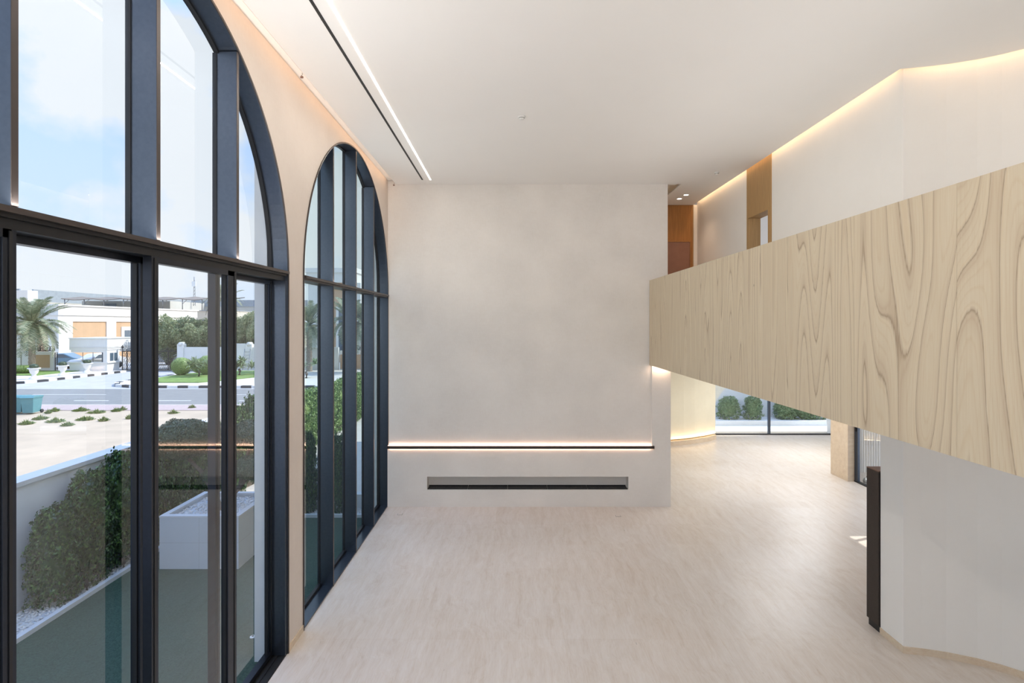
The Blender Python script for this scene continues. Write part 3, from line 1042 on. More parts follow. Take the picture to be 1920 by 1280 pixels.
g = MB()
g.box(-420, XO, -60, 600, G - 0.3, G - 0.005)
g.box(XO, 420, 20.93, 600, G - 0.3, G - 0.005)
g.box(14, 420, -60, 20.93, G - 0.3, G - 0.005)
g.box(XO, 14, -60, YN - 0.26, G - 0.3, G - 0.005)
struct('ground', g, M['sand'])
g = MB(); g.box(-150, 60, 28.6, 35.7, G - 0.2, G)
rd = tag(g.build('road', M['asphalt']), 'grey asphalt street crossing behind the sandy plot', 'road', kind='structure')
g = MB(); g.box(-150, 60, 26.9, 28.6, G - 0.2, G + 0.02)
tag(g.build('paver_strip', M['pink_paver']), kind='structure')
g = MB(); g.box(-150, 60, 28.601, 28.72, G - 0.2, G + 0.03)
tag(g.build('near_kerb', M['pavement']), kind='structure')
g = MB(); g.box(-150, 60, 35.701, 60, G - 0.2, G + 0.005)
tag(g.build('apron_ground', M['paving']), kind='structure')
g = MB()
rnd = random.Random(3)
for k in range(40):
    X = -75 + k * 4.6
    g.box(X, X + 1.9, 30.25, 30.38, G, G + 0.006)
for k in range(16):
    X = -75 + k * 11.5
    g.box(X, X + 4.4, 32.9, 33.0, G, G + 0.006)
tag(g.build('lane_marking', M['kerb_white']), kind='structure')


def kerb(pts, name, label):
    """Black and white painted kerb following pts."""
    mb = MB()
    d = 0
    P = [Vector(p) for p in pts]
    segs = []
    for a, b in zip(P, P[1:]):
        L = (b - a).length; n = max(1, round(L / 0.35))
        for i in range(n):
            segs.append((a.lerp(b, i / n), a.lerp(b, (i + 1) / n)))
    for i, (a, b) in enumerate(segs):
        t = (b - a).normalized(); nrm = Vector((-t.y, t.x)) * 0.13
        mb.m = 1 if (i // 2) % 2 else 0
        q = [a + nrm, b + nrm, b - nrm, a - nrm]
        mb.prism([(p.x, p.y) for p in q], G, G + 0.17)
    return tag(mb.build(name, [M['kerb_white'], M['kerb_black']]), label, 'kerb')


kerb([(-60, 37.6), (-36.2, 38.2), (-35.0, 39.0), (-34.6, 40.5), (-34.3, 48.2)], 'painted_kerb', 'black and white kerb below the white urns')
kerb([(-27.3, 46.5), (-27.9, 43.0), (-28.2, 40.0), (-27.9, 38.4), (-27.0, 37.2), (-25.6, 36.5), (-24.0, 36.3), (30, 36.3)], 'painted_kerb', 'black and white kerb around the planted island')
g = MB(); g.prism([(-60, 37.75), (-36.3, 38.35), (-35.2, 39.1), (-34.75, 40.6), (-34.45, 48.2), (-60, 48.2)], G, G + 0.14)
tag(g.build('gate_pavement', M['pavement']), kind='structure')
g = MB(); g.prism([(-27.15, 46.4), (-27.75, 43.0), (-28.05, 40.0), (-27.75, 38.5), (-26.9, 37.35), (-25.5, 36.65), (-23.9, 36.45), (30, 36.45), (30, 48.9), (-27.1, 48.9)], G, G + 0.14)
tag(g.build('island_pavement', M['pavement']), kind='structure')
g = MB(); g.prism([(-26.8, 38.6), (-25.6, 38.2), (-22.0, 38.2), (-20.9, 39.8), (-18.8, 44.2), (-18.8, 47.6), (-26.0, 47.6), (-27.0, 43)], G + 0.14, G + 0.2)
tag(g.build('island_lawn', M['lawn']), 'bright green lawn on the island across the street', 'lawn', kind='stuff')
g = MB(); g.box(-60, -38.0, 43.5, 47.8, G + 0.14, G + 0.19)
tag(g.build('gate_lawn', M['lawn']), 'strip of lawn under the palm by the boundary wall', 'lawn', kind='stuff')

# ------------------------------------------------------------------ the side garden
g = MB(); g.box(-6.62, XL - 0.243, -3, 12.0, G - 0.005, G + 0.005)
tag(g.build('turf', M['turf']), 'dark green artificial turf of the side garden', 'turf', kind='stuff')
gk = thing('gravel_kerb', 'white stone edging between the turf and the gravel bed', 'edging', (-6.66, 5, G))
m = MB(); m.box(-0.04, 0.04, -8, 7.08, 0.0, 0.07); m.build('long_edge', M['coping'], gk)
m = MB(); m.box(0.041, -6.66 * -1 + XO - 0.001, 7.0, 7.08, 0.0, 0.07); m.build('end_edge', M['coping'], gk)
bw = thing('boundary_wall', 'white rendered garden wall with a flat coping beyond the shrubs', 'wall', (-7.46, 0, G))
m = MB(); m.box(-0.10, 0.12, -3, 13.6, 0, 1.86); m.build('wall_body', M['garden_wall'], bw)
m = MB(); m.box(-0.16, 0.15, -3, 13.6, 1.861, 1.93); m.build('coping', M['coping'], bw)
ew = thing('low_end_wall', 'low grey wall closing the end of the side garden', 'wall', (-5.0, 12.66, G))
m = MB(); m.box(-2.29, 1.73, -0.10, 0.10, 0, 0.30); m.build('wall_body', M['garden_wall'], ew)
m = MB(); m.box(-2.29, 1.73, -0.12, 0.12, 0.301, 0.345); m.build('coping', M['coping'], ew)
g = MB(); g.box(-6.9, 3.0, 12.8, 26.5, G - 0.01, G + 0.01)
tag(g.build('forecourt', M['pavement']), kind='structure')


def pebbles(name, label, rects, size, seed, z, parent=None, density=1.15):
    rs = np.random.RandomState(seed)
    bm = bmesh.new(); bmesh.ops.create_icosphere(bm, subdivisions=1, radius=1.0)
    bv = np.array([v.co[:] for v in bm.verts]); bf = np.array([[v.index for v in f.verts] for f in bm.faces]); bm.free()
    C = []
    for (x0, x1, y0, y1) in rects:
        n = int((x1 - x0) * (y1 - y0) / (size * size) * density)
        C.append(np.stack([rs.uniform(x0, x1, n), rs.uniform(y0, y1, n), z + rs.uniform(0, size * 0.5, n)], 1))
    C = np.concatenate(C); n = len(C)
    S = rs.uniform(0.4, 0.7, (n, 3)) * size * [1.0, 1.0, 0.6]
    a = rs.uniform(0, 6.28, n); t = rs.uniform(-.5, .5, n)
    v = bv[None] * S[:, None]
    v = np.stack([v[..., 0], v[..., 1] * np.cos(t)[:, None] - v[..., 2] * np.sin(t)[:, None], v[..., 1] * np.sin(t)[:, None] + v[..., 2] * np.cos(t)[:, None]], -1)
    v = np.stack([v[..., 0] * np.cos(a)[:, None] - v[..., 1] * np.sin(a)[:, None], v[..., 0] * np.sin(a)[:, None] + v[..., 1] * np.cos(a)[:, None], v[..., 2]], -1)
    v = v + C[:, None]
    f = bf[None] + (np.arange(n) * len(bv))[:, None, None]
    o = link_mesh(name, np_mesh(name, v.reshape(-1, 3), f.reshape(-1, 3), M['pebble'], True), parent)
    return tag(o, label, 'gravel' if not parent else None, kind='stuff')


g = MB(); g.box(-7.30, -6.70, -3, 12.55, G - 0.01, G + 0.01); g.box(-6.70, XO, 12.08, 12.55, G - 0.01, G + 0.01)
tag(g.build('gravel_base', M['garden_wall']), kind='structure')
pebbles('gravel_bed', 'white pebbles filling the bed along the garden wall', [(-7.28, -6.71, 6.8, 12.5), (-6.7, -3.3, 12.1, 12.53)], 0.045, 5, G + 0.01)


# ------------------------------------------------------------------ planting
def leaves_np(C, N, size, rs, aspect=0.5, droop=0.0):
    """One folded leaf (4 verts, 2 tris) at each centre C facing N."""
    n = len(C)
    N = N / np.linalg.norm(N, axis=1, keepdims=True)
    r = rs.normal(size=(n, 3))
    L = r - (r * N).sum(1, keepdims=True) * N
    L[:, 2] -= droop
    L /= np.linalg.norm(L, axis=1, keepdims=True)
    W = np.cross(N, L)
    W /= np.linalg.norm(W, axis=1, keepdims=True)
    s = size * rs.uniform(0.7, 1.25, (n, 1))
    a = C - L * s * 0.5
    b = C + L * s * 0.5
    l = C + W * s * aspect * 0.5 + N * s * 0.12
    q = C - W * s * aspect * 0.5 + N * s * 0.12
    V = np.stack([a, l, b, q], 1).reshape(-1, 3)
    base = (np.arange(n) * 4)[:, None]
    Fc = np.concatenate([base + [0, 1, 2], base + [0, 2, 3]], 1).reshape(-1, 3)
    return V, Fc


def blob_points(n, rs, rx, ry, h, shape='column', rough=0.12):
    """Points and normals on a lumpy volume standing on z=0."""
    if shape == 'column':
        t = rs.uniform(0.0, 1.0, n) ** 0.9
        z = t * h
        prof = np.where(t < 0.12, 0.75 + t * 2, np.where(t > 0.5, np.sqrt(np.clip(1 - ((t - 0.5) / 0.53) ** 2, 0.02, 1)), 1.0))
        a = rs.uniform(0, 2 * np.pi, n)
        lump = 1 + rough * np.sin(a * 3 + z * 5) + rough * 0.8 * np.sin(a * 5 - z * 8 + 1)
        dep = rs.uniform(0.72, 1.06, n) ** 1.0
        rr = prof * lump * dep
        C = np.stack([rx * rr * np.cos(a), ry * rr * np.sin(a), z], 1)
        N = np.stack([np.cos(a), np.sin(a), 0.25 + 1.6 * np.clip(t - 0.72, 0, 1)], 1)
        # leaves sit in tufts at the ends of twigs: most points gather around a smaller set of tips
        k = max(8, n // 22)
        tips = C[:k] + N[:k] / np.linalg.norm(N[:k], axis=1, keepdims=True) * rs.uniform(-0.03, 0.05, (k, 1))
        own = rs.randint(0, k, n)
        d = rs.normal(size=(n, 3)); d /= np.linalg.norm(d, axis=1, keepdims=True)
        near = rs.uniform(0, 1, n) < 0.8
        C = np.where(near[:, None], tips[own] + d * rs.uniform(0.02, 0.085, (n, 1)) * [1, 1, 1.15], C)
        N = np.where(near[:, None], d * 0.8 + N[own] * 0.7, N)
    else:
        u = rs.normal(size=(n, 3)); u /= np.linalg.norm(u, axis=1, keepdims=True)
        lump = 1 + rough * np.sin(u[:, 0] * 6 + u[:, 2] * 4) * np.cos(u[:, 1] * 5)
        dep = rs.uniform(0.82, 1.03, n)
        rr = (lump * dep)[:, None]
        C = u * rr * [rx, ry, h / 2] + [0, 0, h / 2]
        N = u.copy()
    N = N / np.linalg.norm(N, axis=1, keepdims=True) + rs.normal(size=(n, 3)) * 0.55
    return C, N


def foliage_mesh(name, n, rx, ry, h, size, mat, seed, shape='column', rough=0.12, aspect=0.55, core=0.74):
    rs = np.random.RandomState(seed)
    C, N = blob_points(n, rs, rx, ry, h, shape, rough)
    V, Fc = leaves_np(C, N, size, rs, aspect)
    # dark inner mass so that the plant is not see-through
    bm = bmesh.new(); bmesh.ops.create_icosphere(bm, subdivisions=3, radius=1.0)
    bv = np.array([v.co[:] for v in bm.verts]); bf = np.array([[v.index for v in f.verts] for f in bm.faces]); bm.free()
    if shape == 'column':
        bv[:, 2] = np.sign(bv[:, 2]) * np.abs(bv[:, 2]) ** 0.6
    bv = bv * [rx * core, ry * core, h / 2 * core * 1.12] + [0, 0, h / 2]
    F2 = bf + len(V)
    return np_mesh(name, np.concatenate([V, bv]), np.concatenate([Fc, F2]), mat)


def shrub(kind, label, cat, loc, me, scale=(1, 1, 1), rz=0, stem=None, group=None, fol='foliage'):
    t = thing(kind, label, cat, loc, rz, group)
    f = link_mesh(fol, me, t); f.scale = scale
    if stem:
        r, h = stem
        m = MB(); m.tube([(0, 0, 0), (0.01, 0, h * 0.5), (0, 0.01, h)], [r, r * 0.9, r * 0.75], 8)
        m.build('stem', M['bark'], t)
    return t


ficus_me = [foliage_mesh('ficus_foliage', 7500, 0.46, 0.48, 1.72, 0.075, M['ficus'], s, rough=0.10) for s in (1, 2, 3)]
rows = [(8.12, 1.50, 'first and lowest leafy shrub against the garden wall, nearest the viewer'), (8.80, 1.86, 'second leafy shrub against the garden wall'), (9.52, 2.0, 'third shrub along the garden wall, its top by the first dark stile'), (10.25, 1.95, 'shrub by the garden wall hidden mostly by the first dark stile'), (11.0, 2.0, 'leafy shrub just left of the tree pads above the stone planter'), (11.75, 2.02, 'leafy shrub behind the left half of the stone planter'), (12.5, 2.02, 'leafy shrub behind the middle of the stone planter'), (13.5, 2.24, 'tall shrub rising behind the planter tree, its top sunlit'), (14.5, 2.36, 'tallest leafy shrub beyond the low end wall, sunlit at its top')]
for i, (y, h, lb) in enumerate(rows):
    y += 0.22
    s_ = h / 1.78
    shrub('leafy_shrub', lb, 'shrub', (-7.01, y, G + 0.02), ficus_me[i % 3], (0.62, 0.84 if i else 0.72, s_), 0, (0.02, 0.4), 'leafy shrubs along the garden wall').rotation_euler = (0, 0, [0, 3.14][i % 2])
for i, (x_, h, lb) in enumerate([(-5.45, 1.7, 'narrow dark shrub in the end gravel bed, seen past the planter'), (-4.62, 1.85, 'narrow dark shrub at the garden end seen in the first light of the second window'), (-3.92, 1.80, 'narrow dark shrub at the garden end seen in the second light of the second window')]):
    shrub('leafy_shrub', lb, 'shrub', (x_, 12.3, G + 0.02), ficus_me[(i + 1) % 3], (0.46, 0.42, h / 1.78), i * 1.0, (0.02, 0.4), 'dark shrubs in the end gravel bed')
hedge_me = foliage_mesh('hedge_foliage', 5200, 0.46, 0.55, 1.75, 0.085, M['hedge_sun'], 11, rough=0.06)
for i in range(12):
    shrub('hedge_plant', 'sunlit bright green hedge plant in the unbroken row beside the pale forecourt', 'hedge', (-7.15, 15.6 + i * 0.92, G), hedge_me, (1, 1, 1.12 + 0.03 * math.sin(i * 2.3)), [0, 3.14][i % 2], None, 'sunlit forecourt hedge')
    # individual plants merge into one hedge and cannot be told apart

# garden spike lights and cap
for (px, py, lb) in [(163, 1110, 'dark spike light standing under the second shrub'), (232, 1067, 'dark spike light at the foot of the third shrub')]:
    Y = (EYE - G) * F / (py - 607); X = (px - 960) / F * Y
    s_ = thing('garden_spike_light', lb, 'garden light', (X, Y, G + 0.01), group='garden spike lights')
    m = MB(); m.tube([(0, 0, 0), (0, 0, 0.09)], 0.012, 8); m.build('spike', M['black'], s_)
    m = MB(); m.tube([(0, 0, 0.08), (-0.03, 0, 0.19)], [0.032, 0.038], 12); m.build('head', M['bronze'], s_)
Y = (EYE - G) * F / (1195 - 607); X = (474 - 960) / F * Y
cp = thing('ground_fitting', 'small round white fitting set in the turf by the right pane', 'garden fitting', (X, Y, G + 0.005))
m = MB(); m.lathe([(0.038, 0), (0.038, 0.012), (0.028, 0.016)]); m.build('ring', M['plastic'], cp)
m = MB(); m.lathe([(0.015, 0.0165), (0.012, 0.022)]); m.build('knob', M['black'], cp)

# planter with clipped tree
PX0, PX1, PY0, PY1, PH = -6.15, -4.77, 9.49, 10.88, 0.93
pn = thing('stone_planter', 'large square planter clad in pale tiles on the turf', 'planter', ((PX0 + PX1) / 2, (PY0 + PY1) / 2, G))
hx, hy = (PX1 - PX0) / 2, (PY1 - PY0) / 2
m = MB(); w_ = 0.09
m.box(-hx, hx, -hy, -hy + w_, 0, PH - 0.03); m.box(-hx, hx, hy - w_, hy, 0, PH - 0.03); m.box(-hx, -hx + w_, -hy + w_, hy - w_, 0, PH - 0.03); m.box(hx - w_, hx, -hy + w_, hy - w_, 0, PH - 0.03)
m.build('box', M['planter_tile'], pn)
m = MB(); q = 0.10
m.box(-hx - .004, hx + .004, -hy - .004, -hy + q, PH - 0.029, PH); m.box(-hx - .004, hx + .004, hy - q, hy + .004, PH - 0.029, PH); m.box(-hx - .004, -hx + q, -hy + q, hy - q, PH - 0.029, PH); m.box(hx - q, hx + .004, -hy + q, hy - q, PH - 0.029, PH)
m.build('rim', M['coping'], pn)
m = MB(); m.box(-hx + w_ + .001, hx - w_ - .001, -hy + w_ + .001, hy - w_ - .001, PH - 0.3, PH - 0.09); m.build('soil', M['garden_wall'], pn)
pb = pebbles('gravel_fill', None, [(-hx + 0.1, hx - 0.1, -hy + 0.1, hy - 0.1)], 0.042, 8, PH - 0.09, pn)
tr = thing('cloud_pruned_tree', 'cloud-pruned tree with rounded leaf pads rising from the planter', 'tree', (-5.40, 10.05, G + PH - 0.10))
m = MB()
m.tube([(0.0, 0, 0), (0.12, 0.02, 0.18), (0.34, 0.05, 0.42), (0.5, 0.1, 0.62)], [0.055, 0.05, 0.045, 0.035], 10)
m.tube([(0.02, 0, 0.03), (-0.12, 0.05, 0.3), (-0.40, 0.1, 0.70), (-0.7, 0.1, 1.0)], [0.05, 0.045, 0.035, 0.03], 10)
m.tube([(0.34, 0.05, 0.42), (0.40, 0.1, 0.8), (0.5, 0.15, 1.2)], [0.035, 0.03, 0.025], 8)
m.build('trunk', M['bark'], tr)
pads = [(-0.75, 0.1, 0.94, 0.52, 0.46, 0.72), (0.60, 0.15, 1.14, 0.50, 0.42, 0.50), (0.66, -0.05, 0.62, 0.42, 0.38, 0.40), (-0.22, 0.25, 0.42, 0.24, 0.24, 0.36)]
for i, (x_, y_, z_, rx, ry, h) in enumerate(pads):
    me = foliage_mesh('leaf_pad', int(14000 * rx * rx / 0.25) + 2500, rx, ry, h, 0.042, M['topiary'], 30 + i, 'ball', 0.10, 0.55, 0.82)
    link_mesh('leaf_pad', me, tr, (x_, y_, z_))

# weeds on the sand
rs = np.random.RandomState(4)
weeds_px = [(76, 786, 11), (104, 791, 13), (152, 770, 12), (182, 774, 12), (160, 787, 14), (126, 798, 8), (218, 771, 7), (103, 771, 6), (194, 789, 7), (242, 785, 5), (50, 795, 10), (325, 775, 6), (360, 765, 4), (90, 775, 4), (230, 769, 4)]
where = ['behind the bins end of the sandy plot', 'in the middle left of the sand', 'by the paving near the street', 'just right of the weed by the paving', 'wide and low in the sand centre', 'grey and sparse, nearest the garden wall', 'far right near the first stile by the paving', 'small, left, close to the paving', 'low, right of the centre tuft', 'small, beside the first stile', 'at the left pane edge', 'dry, in the second pane', 'tiny and dry in the second pane', 'tiny, left near the bins', 'tiny, close to the paving at right']
for i, (px, py, w) in enumerate(weeds_px):
    Y = (EYE - G) * F / (py - 607); X = (px - 960) / F * Y
    hw = w / F * Y
    n = 220
    a = rs.uniform(0, 6.28, n); r = hw * np.sqrt(rs.uniform(0, 1, n))
    B = np.stack([r * np.cos(a), r * np.sin(a) * 0.8, np.zeros(n)], 1)
    tip = B * 1.25 + np.stack([rs.normal(0, .05, n), rs.normal(0, .05, n), rs.uniform(0.10, 0.26, n) * (1.2 - r / hw)], 1)
    sd_ = np.stack([np.cos(a + 1.5), np.sin(a + 1.5), 0 * a], 1) * 0.022
    V = np.stack([B - sd_, B + sd_, (B + tip) / 2 + sd_ * .8 + [0, 0, .04], tip], 1).reshape(-1, 3)
    b4 = (np.arange(n) * 4)[:, None]
    Fc = np.concatenate([b4 + [0, 1, 2], b4 + [0, 2, 3]], 1).reshape(-1, 3)
    o = link_mesh('weed_tuft', np_mesh('weed_tuft', V, Fc, M['weed']), None, (X, Y, G - 0.004))
    tag(o, 'low green weed tuft on the sand, ' + where[i], 'weed', 'weeds on the sandy plot')


# ------------------------------------------------------------------ far side: palms, trees
def palm_frond_mesh(L, seed, width=0.42, bend=1.0):
    rs = np.random.RandomState(seed)
    n = 34
    V, Fc = [], []
    def ax(t):
        return np.array([L * (t - 0.10 * bend * t * t), 0, L * (0.55 * t - 0.75 * bend * t * t)])
    for i in range(n):
        t = 0.12 + 0.88 * i / n
        p = ax(t); d = ax(min(1, t + 0.02)) - ax(t - 0.02); d /= np.linalg.norm(d)
        ln = width * L * 0.42 * (math.sin(math.pi * min(1, t * 0.92 + 0.06)) ** 0.7 + 0.12) * rs.uniform(0.85, 1.1)
        for s in (-1, 1):
            side = np.array([0.65 * d[0], s * 0.75, 0.65 * d[2] + 0.25 + rs.uniform(-.15, .15)])
            side /= np.linalg.norm(side)
            e_ = p + side * ln - np.array([0, 0, 0.25 * ln])
            wv = d * 0.028 * L / 2.5
            k = len(V)
            mid = (p + e_) / 2 + np.array([0, 0, 0.06 * ln])
            V += [p - wv, p + wv, mid + wv, e_, mid - wv]
            Fc += [[k, k + 1, k + 2], [k, k + 2, k + 4], [k + 4, k + 2, k + 3]]
    pts = [ax(t) for t in np.linspace(0, 1, 9)]
    for i in range(8):
        a, b = pts[i], pts[i + 1]; w = 0.035 * (1 - i / 9)
        k = len(V)
        V += [a + [0, w, 0], a - [0, w, 0], b - [0, w, 0], b + [0, w, 0], a - [0, 0, w * 1.4], b - [0, 0, w * 1.4]]
        Fc += [[k, k + 1, k + 2], [k, k + 2, k + 3], [k, k + 4, k + 5], [k, k + 5, k + 3], [k + 1, k + 4, k + 5], [k + 1, k + 5, k + 2]]
    return np_mesh('frond', np.array(V), np.array(Fc), M['palm'])


fr_me = [palm_frond_mesh(2.9, 1, bend=0.55), palm_frond_mesh(2.9, 2, bend=1.0), palm_frond_mesh(2.7, 3, bend=1.45)]


def palm(label, loc, h, scale=1.0, n=46, seed=0, tr=0.26):
    t = thing('date_palm', label, 'palm', loc, 0, 'date palms across the street')
    m = MB()
    prof = []
    k = int(h / 0.16)
    for i in range(k + 1):
        z = h * i / k
        r = tr * (1.05 - 0.12 * i / k) * (1.0 if i % 2 else 0.86)
        if z > h - 0.9: r *= 1.0 + 0.55 * (z - h + 0.9)
        prof.append((r, z))
    m.lathe(prof, n=12); m.build('trunk', M['palm_bark'], t)
    rr = random.Random(seed)
    for i in range(n):
        u = i / n
        kind = 0 if u < 0.35 else 1 if u < 0.7 else 2
        f = link_mesh('frond', fr_me[kind], t, (0, 0, h + 0.05))
        tilt = [R(-52 + 30 * rr.random()), R(-16 + 22 * rr.random()), R(8 + 22 * rr.random())][kind]
        f.rotation_euler = (rr.uniform(-.2, .2), tilt, i * 2.399)
        s_ = scale * rr.uniform(0.85, 1.08); f.scale = (s_, s_, s_)
    return t


palm('large date palm in front of the ochre wall at the left', (-41.3, 46.8, G + 0.19), 3.9, 1.12, 54, 1)
palm('small date palm showing above the trees behind the gate', (-28.0, 53.0, G), 6.5, 0.75, 34, 3, 0.2)
palm('date palm seen in the first light of the second window', (-17.7, 47.5, G), 4.1, 0.9, 44, 4)
palm('date palm seen in the middle light of the second window', (-13.9, 46.5, G), 4.4, 0.9, 44, 5)
palm('date palm seen in the third light of the second window', (-12.7, 46.5, G), 4.0, 0.9, 44, 6)

tree_me = [foliage_mesh('crown', 9000, 2.0, 2.0, 3.6, 0.21, M['tree_far'], 50 + i, 'ball', 0.30, 0.6, 0.66) for i in range(3)]
trees = [(-32.6, 52.0, 3.6, 1.0, 'leafy green tree rising behind the left of the iron gate'), (-30.0, 51.6, 3.5, 0.95, 'leafy green tree behind the right of the iron gate'), (-27.6, 51.3, 3.4, 0.95, 'yellowish green tree behind the white street wall'), (-25.4, 51.6, 3.7, 0.9, 'tree behind the street wall hidden mostly by the dark stile'), (-23.6, 51.5, 4.0, 1.0, 'tallest round tree above the wall in the third pane'), (-21.6, 51.8, 3.2, 0.9, 'greyer tree above the wall beside the white pillar')]
for i, (x_, y_, h, s_, lb) in enumerate(trees):
    t = thing('leafy_tree', lb, 'tree', (x_, y_, G), 0, 'trees behind the street wall')
    m = MB(); m.tube([(0, 0, 0), (0.05, 0, 1.2), (0.0, 0.1, 2.4)], [0.14, 0.12, 0.09], 8); m.build('trunk', M['bark'], t)
    f = link_mesh('crown', tree_me[i % 3], t, (0, 0, h * 1.32 - 3.6 * s_)); f.scale = (s_ * 0.92, s_ * 0.92, s_ * 1.03); f.rotation_euler = (0, 0, i)

ball_me = foliage_mesh('clipped_foliage', 7000, 0.72, 0.72, 1.5, 0.075, M['hedge_sun'], 71, 'ball', 0.03, 0.6, 0.93)
for (px, py, Y, sx, sz, lb) in [(340, 708, 43.5, 1.02, 0.92, 'large clipped ball bush on the island lawn'), (372, 705, 45.8, 0.85, 0.75, 'clipped ball bush standing behind the spiky plant'), (388, 703, 44.0, 1.0, 1.0, 'clipped ball bush at the right edge of the second pane')]:
    p = at(px, py, Y)
    t = thing('clipped_bush', lb, 'bush', (p.x, Y, G + 0.2), 0, 'clipped ball bushes on the island')
    f = link_mesh('foliage', ball_me, t); f.scale = (sx, sx, sz)


def spiky(label, loc, s_, seed):
    rr = random.Random(seed)
    t = thing('spiky_plant', label, 'plant', loc, 0, 'spiky plants on the island')
    m = MB(); m.tube([(0, 0, 0), (0.05, 0, 0.3), (-0.04, 0, 0.5)], [0.10, 0.11, 0.08], 8); m.build('stem', M['bark'], t)
    rs = np.random.RandomState(seed)
    V, Fc = [], []
    for h in range(5):
        c = np.array([rr.uniform(-.55, .55), rr.uniform(-.4, .4), rr.uniform(0.35, 0.75)])
        for i in range(46):
            a = rr.uniform(0, 6.28); el = rr.uniform(-0.1, 1.3); L = rr.uniform(0.35, 0.6)
            d = np.array([math.cos(a) * math.cos(el), math.sin(a) * math.cos(el), math.sin(el)])
            w = np.array([-math.sin(a), math.cos(a), 0]) * 0.035
            mid = c + d * L * 0.6; tip = c + d * L - np.array([0, 0, 0.12])
            k = len(V); V += [c - w * .5, c + w * .5, mid + w, tip, mid - w]; Fc += [[k, k + 1, k + 2], [k, k + 2, k + 4], [k + 4, k + 2, k + 3]]
    o = link_mesh('leaves', np_mesh('leaves', np.array(V) * s_, np.array(Fc), M['cycad']), t)
    return t


spiky('spiky pale green plant in front of the clipped bushes', (-24.35, 42.3, G + 0.2), 1.5, 1)
spiky('spiky plant at the left edge of the third pane', (-21.8, 43.5, G + 0.2), 1.5, 2)
spiky('spiky plant low in the first light of the second window', (-15.7, 41.5, G + 0.14), 1.5, 3)
m = MB(); box_me = foliage_mesh('box_hedge', 5000, 1.5, 0.6, 0.62, 0.09, M['hedge_sun'], 77, 'ball', 0.03, 0.6, 0.93)
bh = thing('box_hedge', 'low clipped hedge around the foot of the large palm', 'hedge', (-41.0, 45.4, G + 0.15)); link_mesh('foliage', box_me, bh).scale = (1.0, 1.0, 1.1)

# urns
urn = thing('stone_urn', 'white urn planter nearest the street', 'urn', (-35.85, 40.8, G + 0.14), 0, 'white urns along the kerb')
m = MB(); m.lathe([(0.30, 0), (0.30, 0.12), (0.20, 0.16), (0.13, 0.30), (0.15, 0.36), (0.24, 0.46), (0.28, 0.62), (0.30, 0.74), (0.40, 0.78), (0.40, 0.84), (0.33, 0.84), (0.30, 0.78)]); m.m = 0
m.build('bowl', M['villa_white'], urn)
m = MB(); m.box(-0.36, 0.36, -0.36, 0.36, -0.01, 0.05); m.build('foot', M['villa_white'], urn)
ub = foliage_mesh('ball_plant', 900, 0.28, 0.28, 0.4, 0.06, M['topiary'], 81, 'ball', 0.03, 0.6, 0.92)
link_mesh('ball_plant', ub, urn, (0, 0, 0.74))
for y, lb in ((43.4, 'white urn planter in front of the guard booth corner'), (45.9, 'white urn planter nearest the iron gate')):
    c = copy_tree(urn); c.location = (-35.85, y, G + 0.14); c['label'] = lb

# wheelie bins
bn = thing('wheelie_bin', 'right-hand teal wheelie bin by the street', 'bin', (-22.95, 26.0, G), R(8), 'teal wheelie bins')
m = MB()
m.add([(-.25, -.3, .08), (.25, -.3, .08), (.25, .28, .08), (-.25, .28, .08), (-.31, -.37, .86), (.31, -.37, .86), (.31, .35, .86), (-.31, .35, .86)], [(0, 3, 2, 1), (4, 5, 6, 7), (0, 1, 5, 4), (1, 2, 6, 5), (2, 3, 7, 6), (3, 0, 4, 7)])
m.box(-.33, .33, -.39, .37, .84, .88); m.build('body', M['bin'], bn)
m = MB(); m.prism([(-.42, .885), (.40, .885), (.38, .95), (-.3, .99)], -.34, .34, 'x'); m.build('lid', M['bin'], bn, bevel=0.01)
for s_ in (-1, 1):
    m = MB(); m.tube([(s_ * .27, .30, .1), (s_ * .33, .30, .1)], .1, 14); m.build('wheel', M['black'], bn)
m = MB(); m.tube([(-.2, .42, .9), (.2, .42, .9)], .018, 8); m.build('handle', M['bin'], bn)
bn.scale = (0.88, 0.88, 0.88)
for dx, lb in ((-0.66, 'middle teal wheelie bin by the street'), (-1.32, 'left-hand teal wheelie bin, partly cut by the window stile')):
    c = copy_tree(bn); c.location = (-22.95 + dx, 26.1, G); c['label'] = lb


# ------------------------------------------------------------------ street wall, gate, guard booth
def scrolls(parent, x0, x1, y, z, n, r0=0.30, name='scroll_work'):
    m = MB()
    for i in range(n):
        cx = x0 + (x1 - x0) * (i + 0.5) / n
        k = 1 - abs((i + 0.5) / n - 0.5) * 1.1
        r = r0 * (0.65 + 0.5 * k)
        m.ring((cx, y, z + r), r, 0.03, (1, 0, 0), (0, 0, 1), 14, 4)
        m.ring((cx + r * .2, y, z + r * 0.9), r * 0.55, 0.024, (1, 0, 0), (0, 0, 1), 10, 4)
        m.ring((cx + r * .1, y, z + r * 0.85), r * 0.22, 0.022, (1, 0, 0), (0, 0, 1), 8, 4)
    m.tube([(x0, y, z + 0.03), (x1, y, z + 0.03)], 0.025, 5)
    return m.build(name, M['iron'], parent)


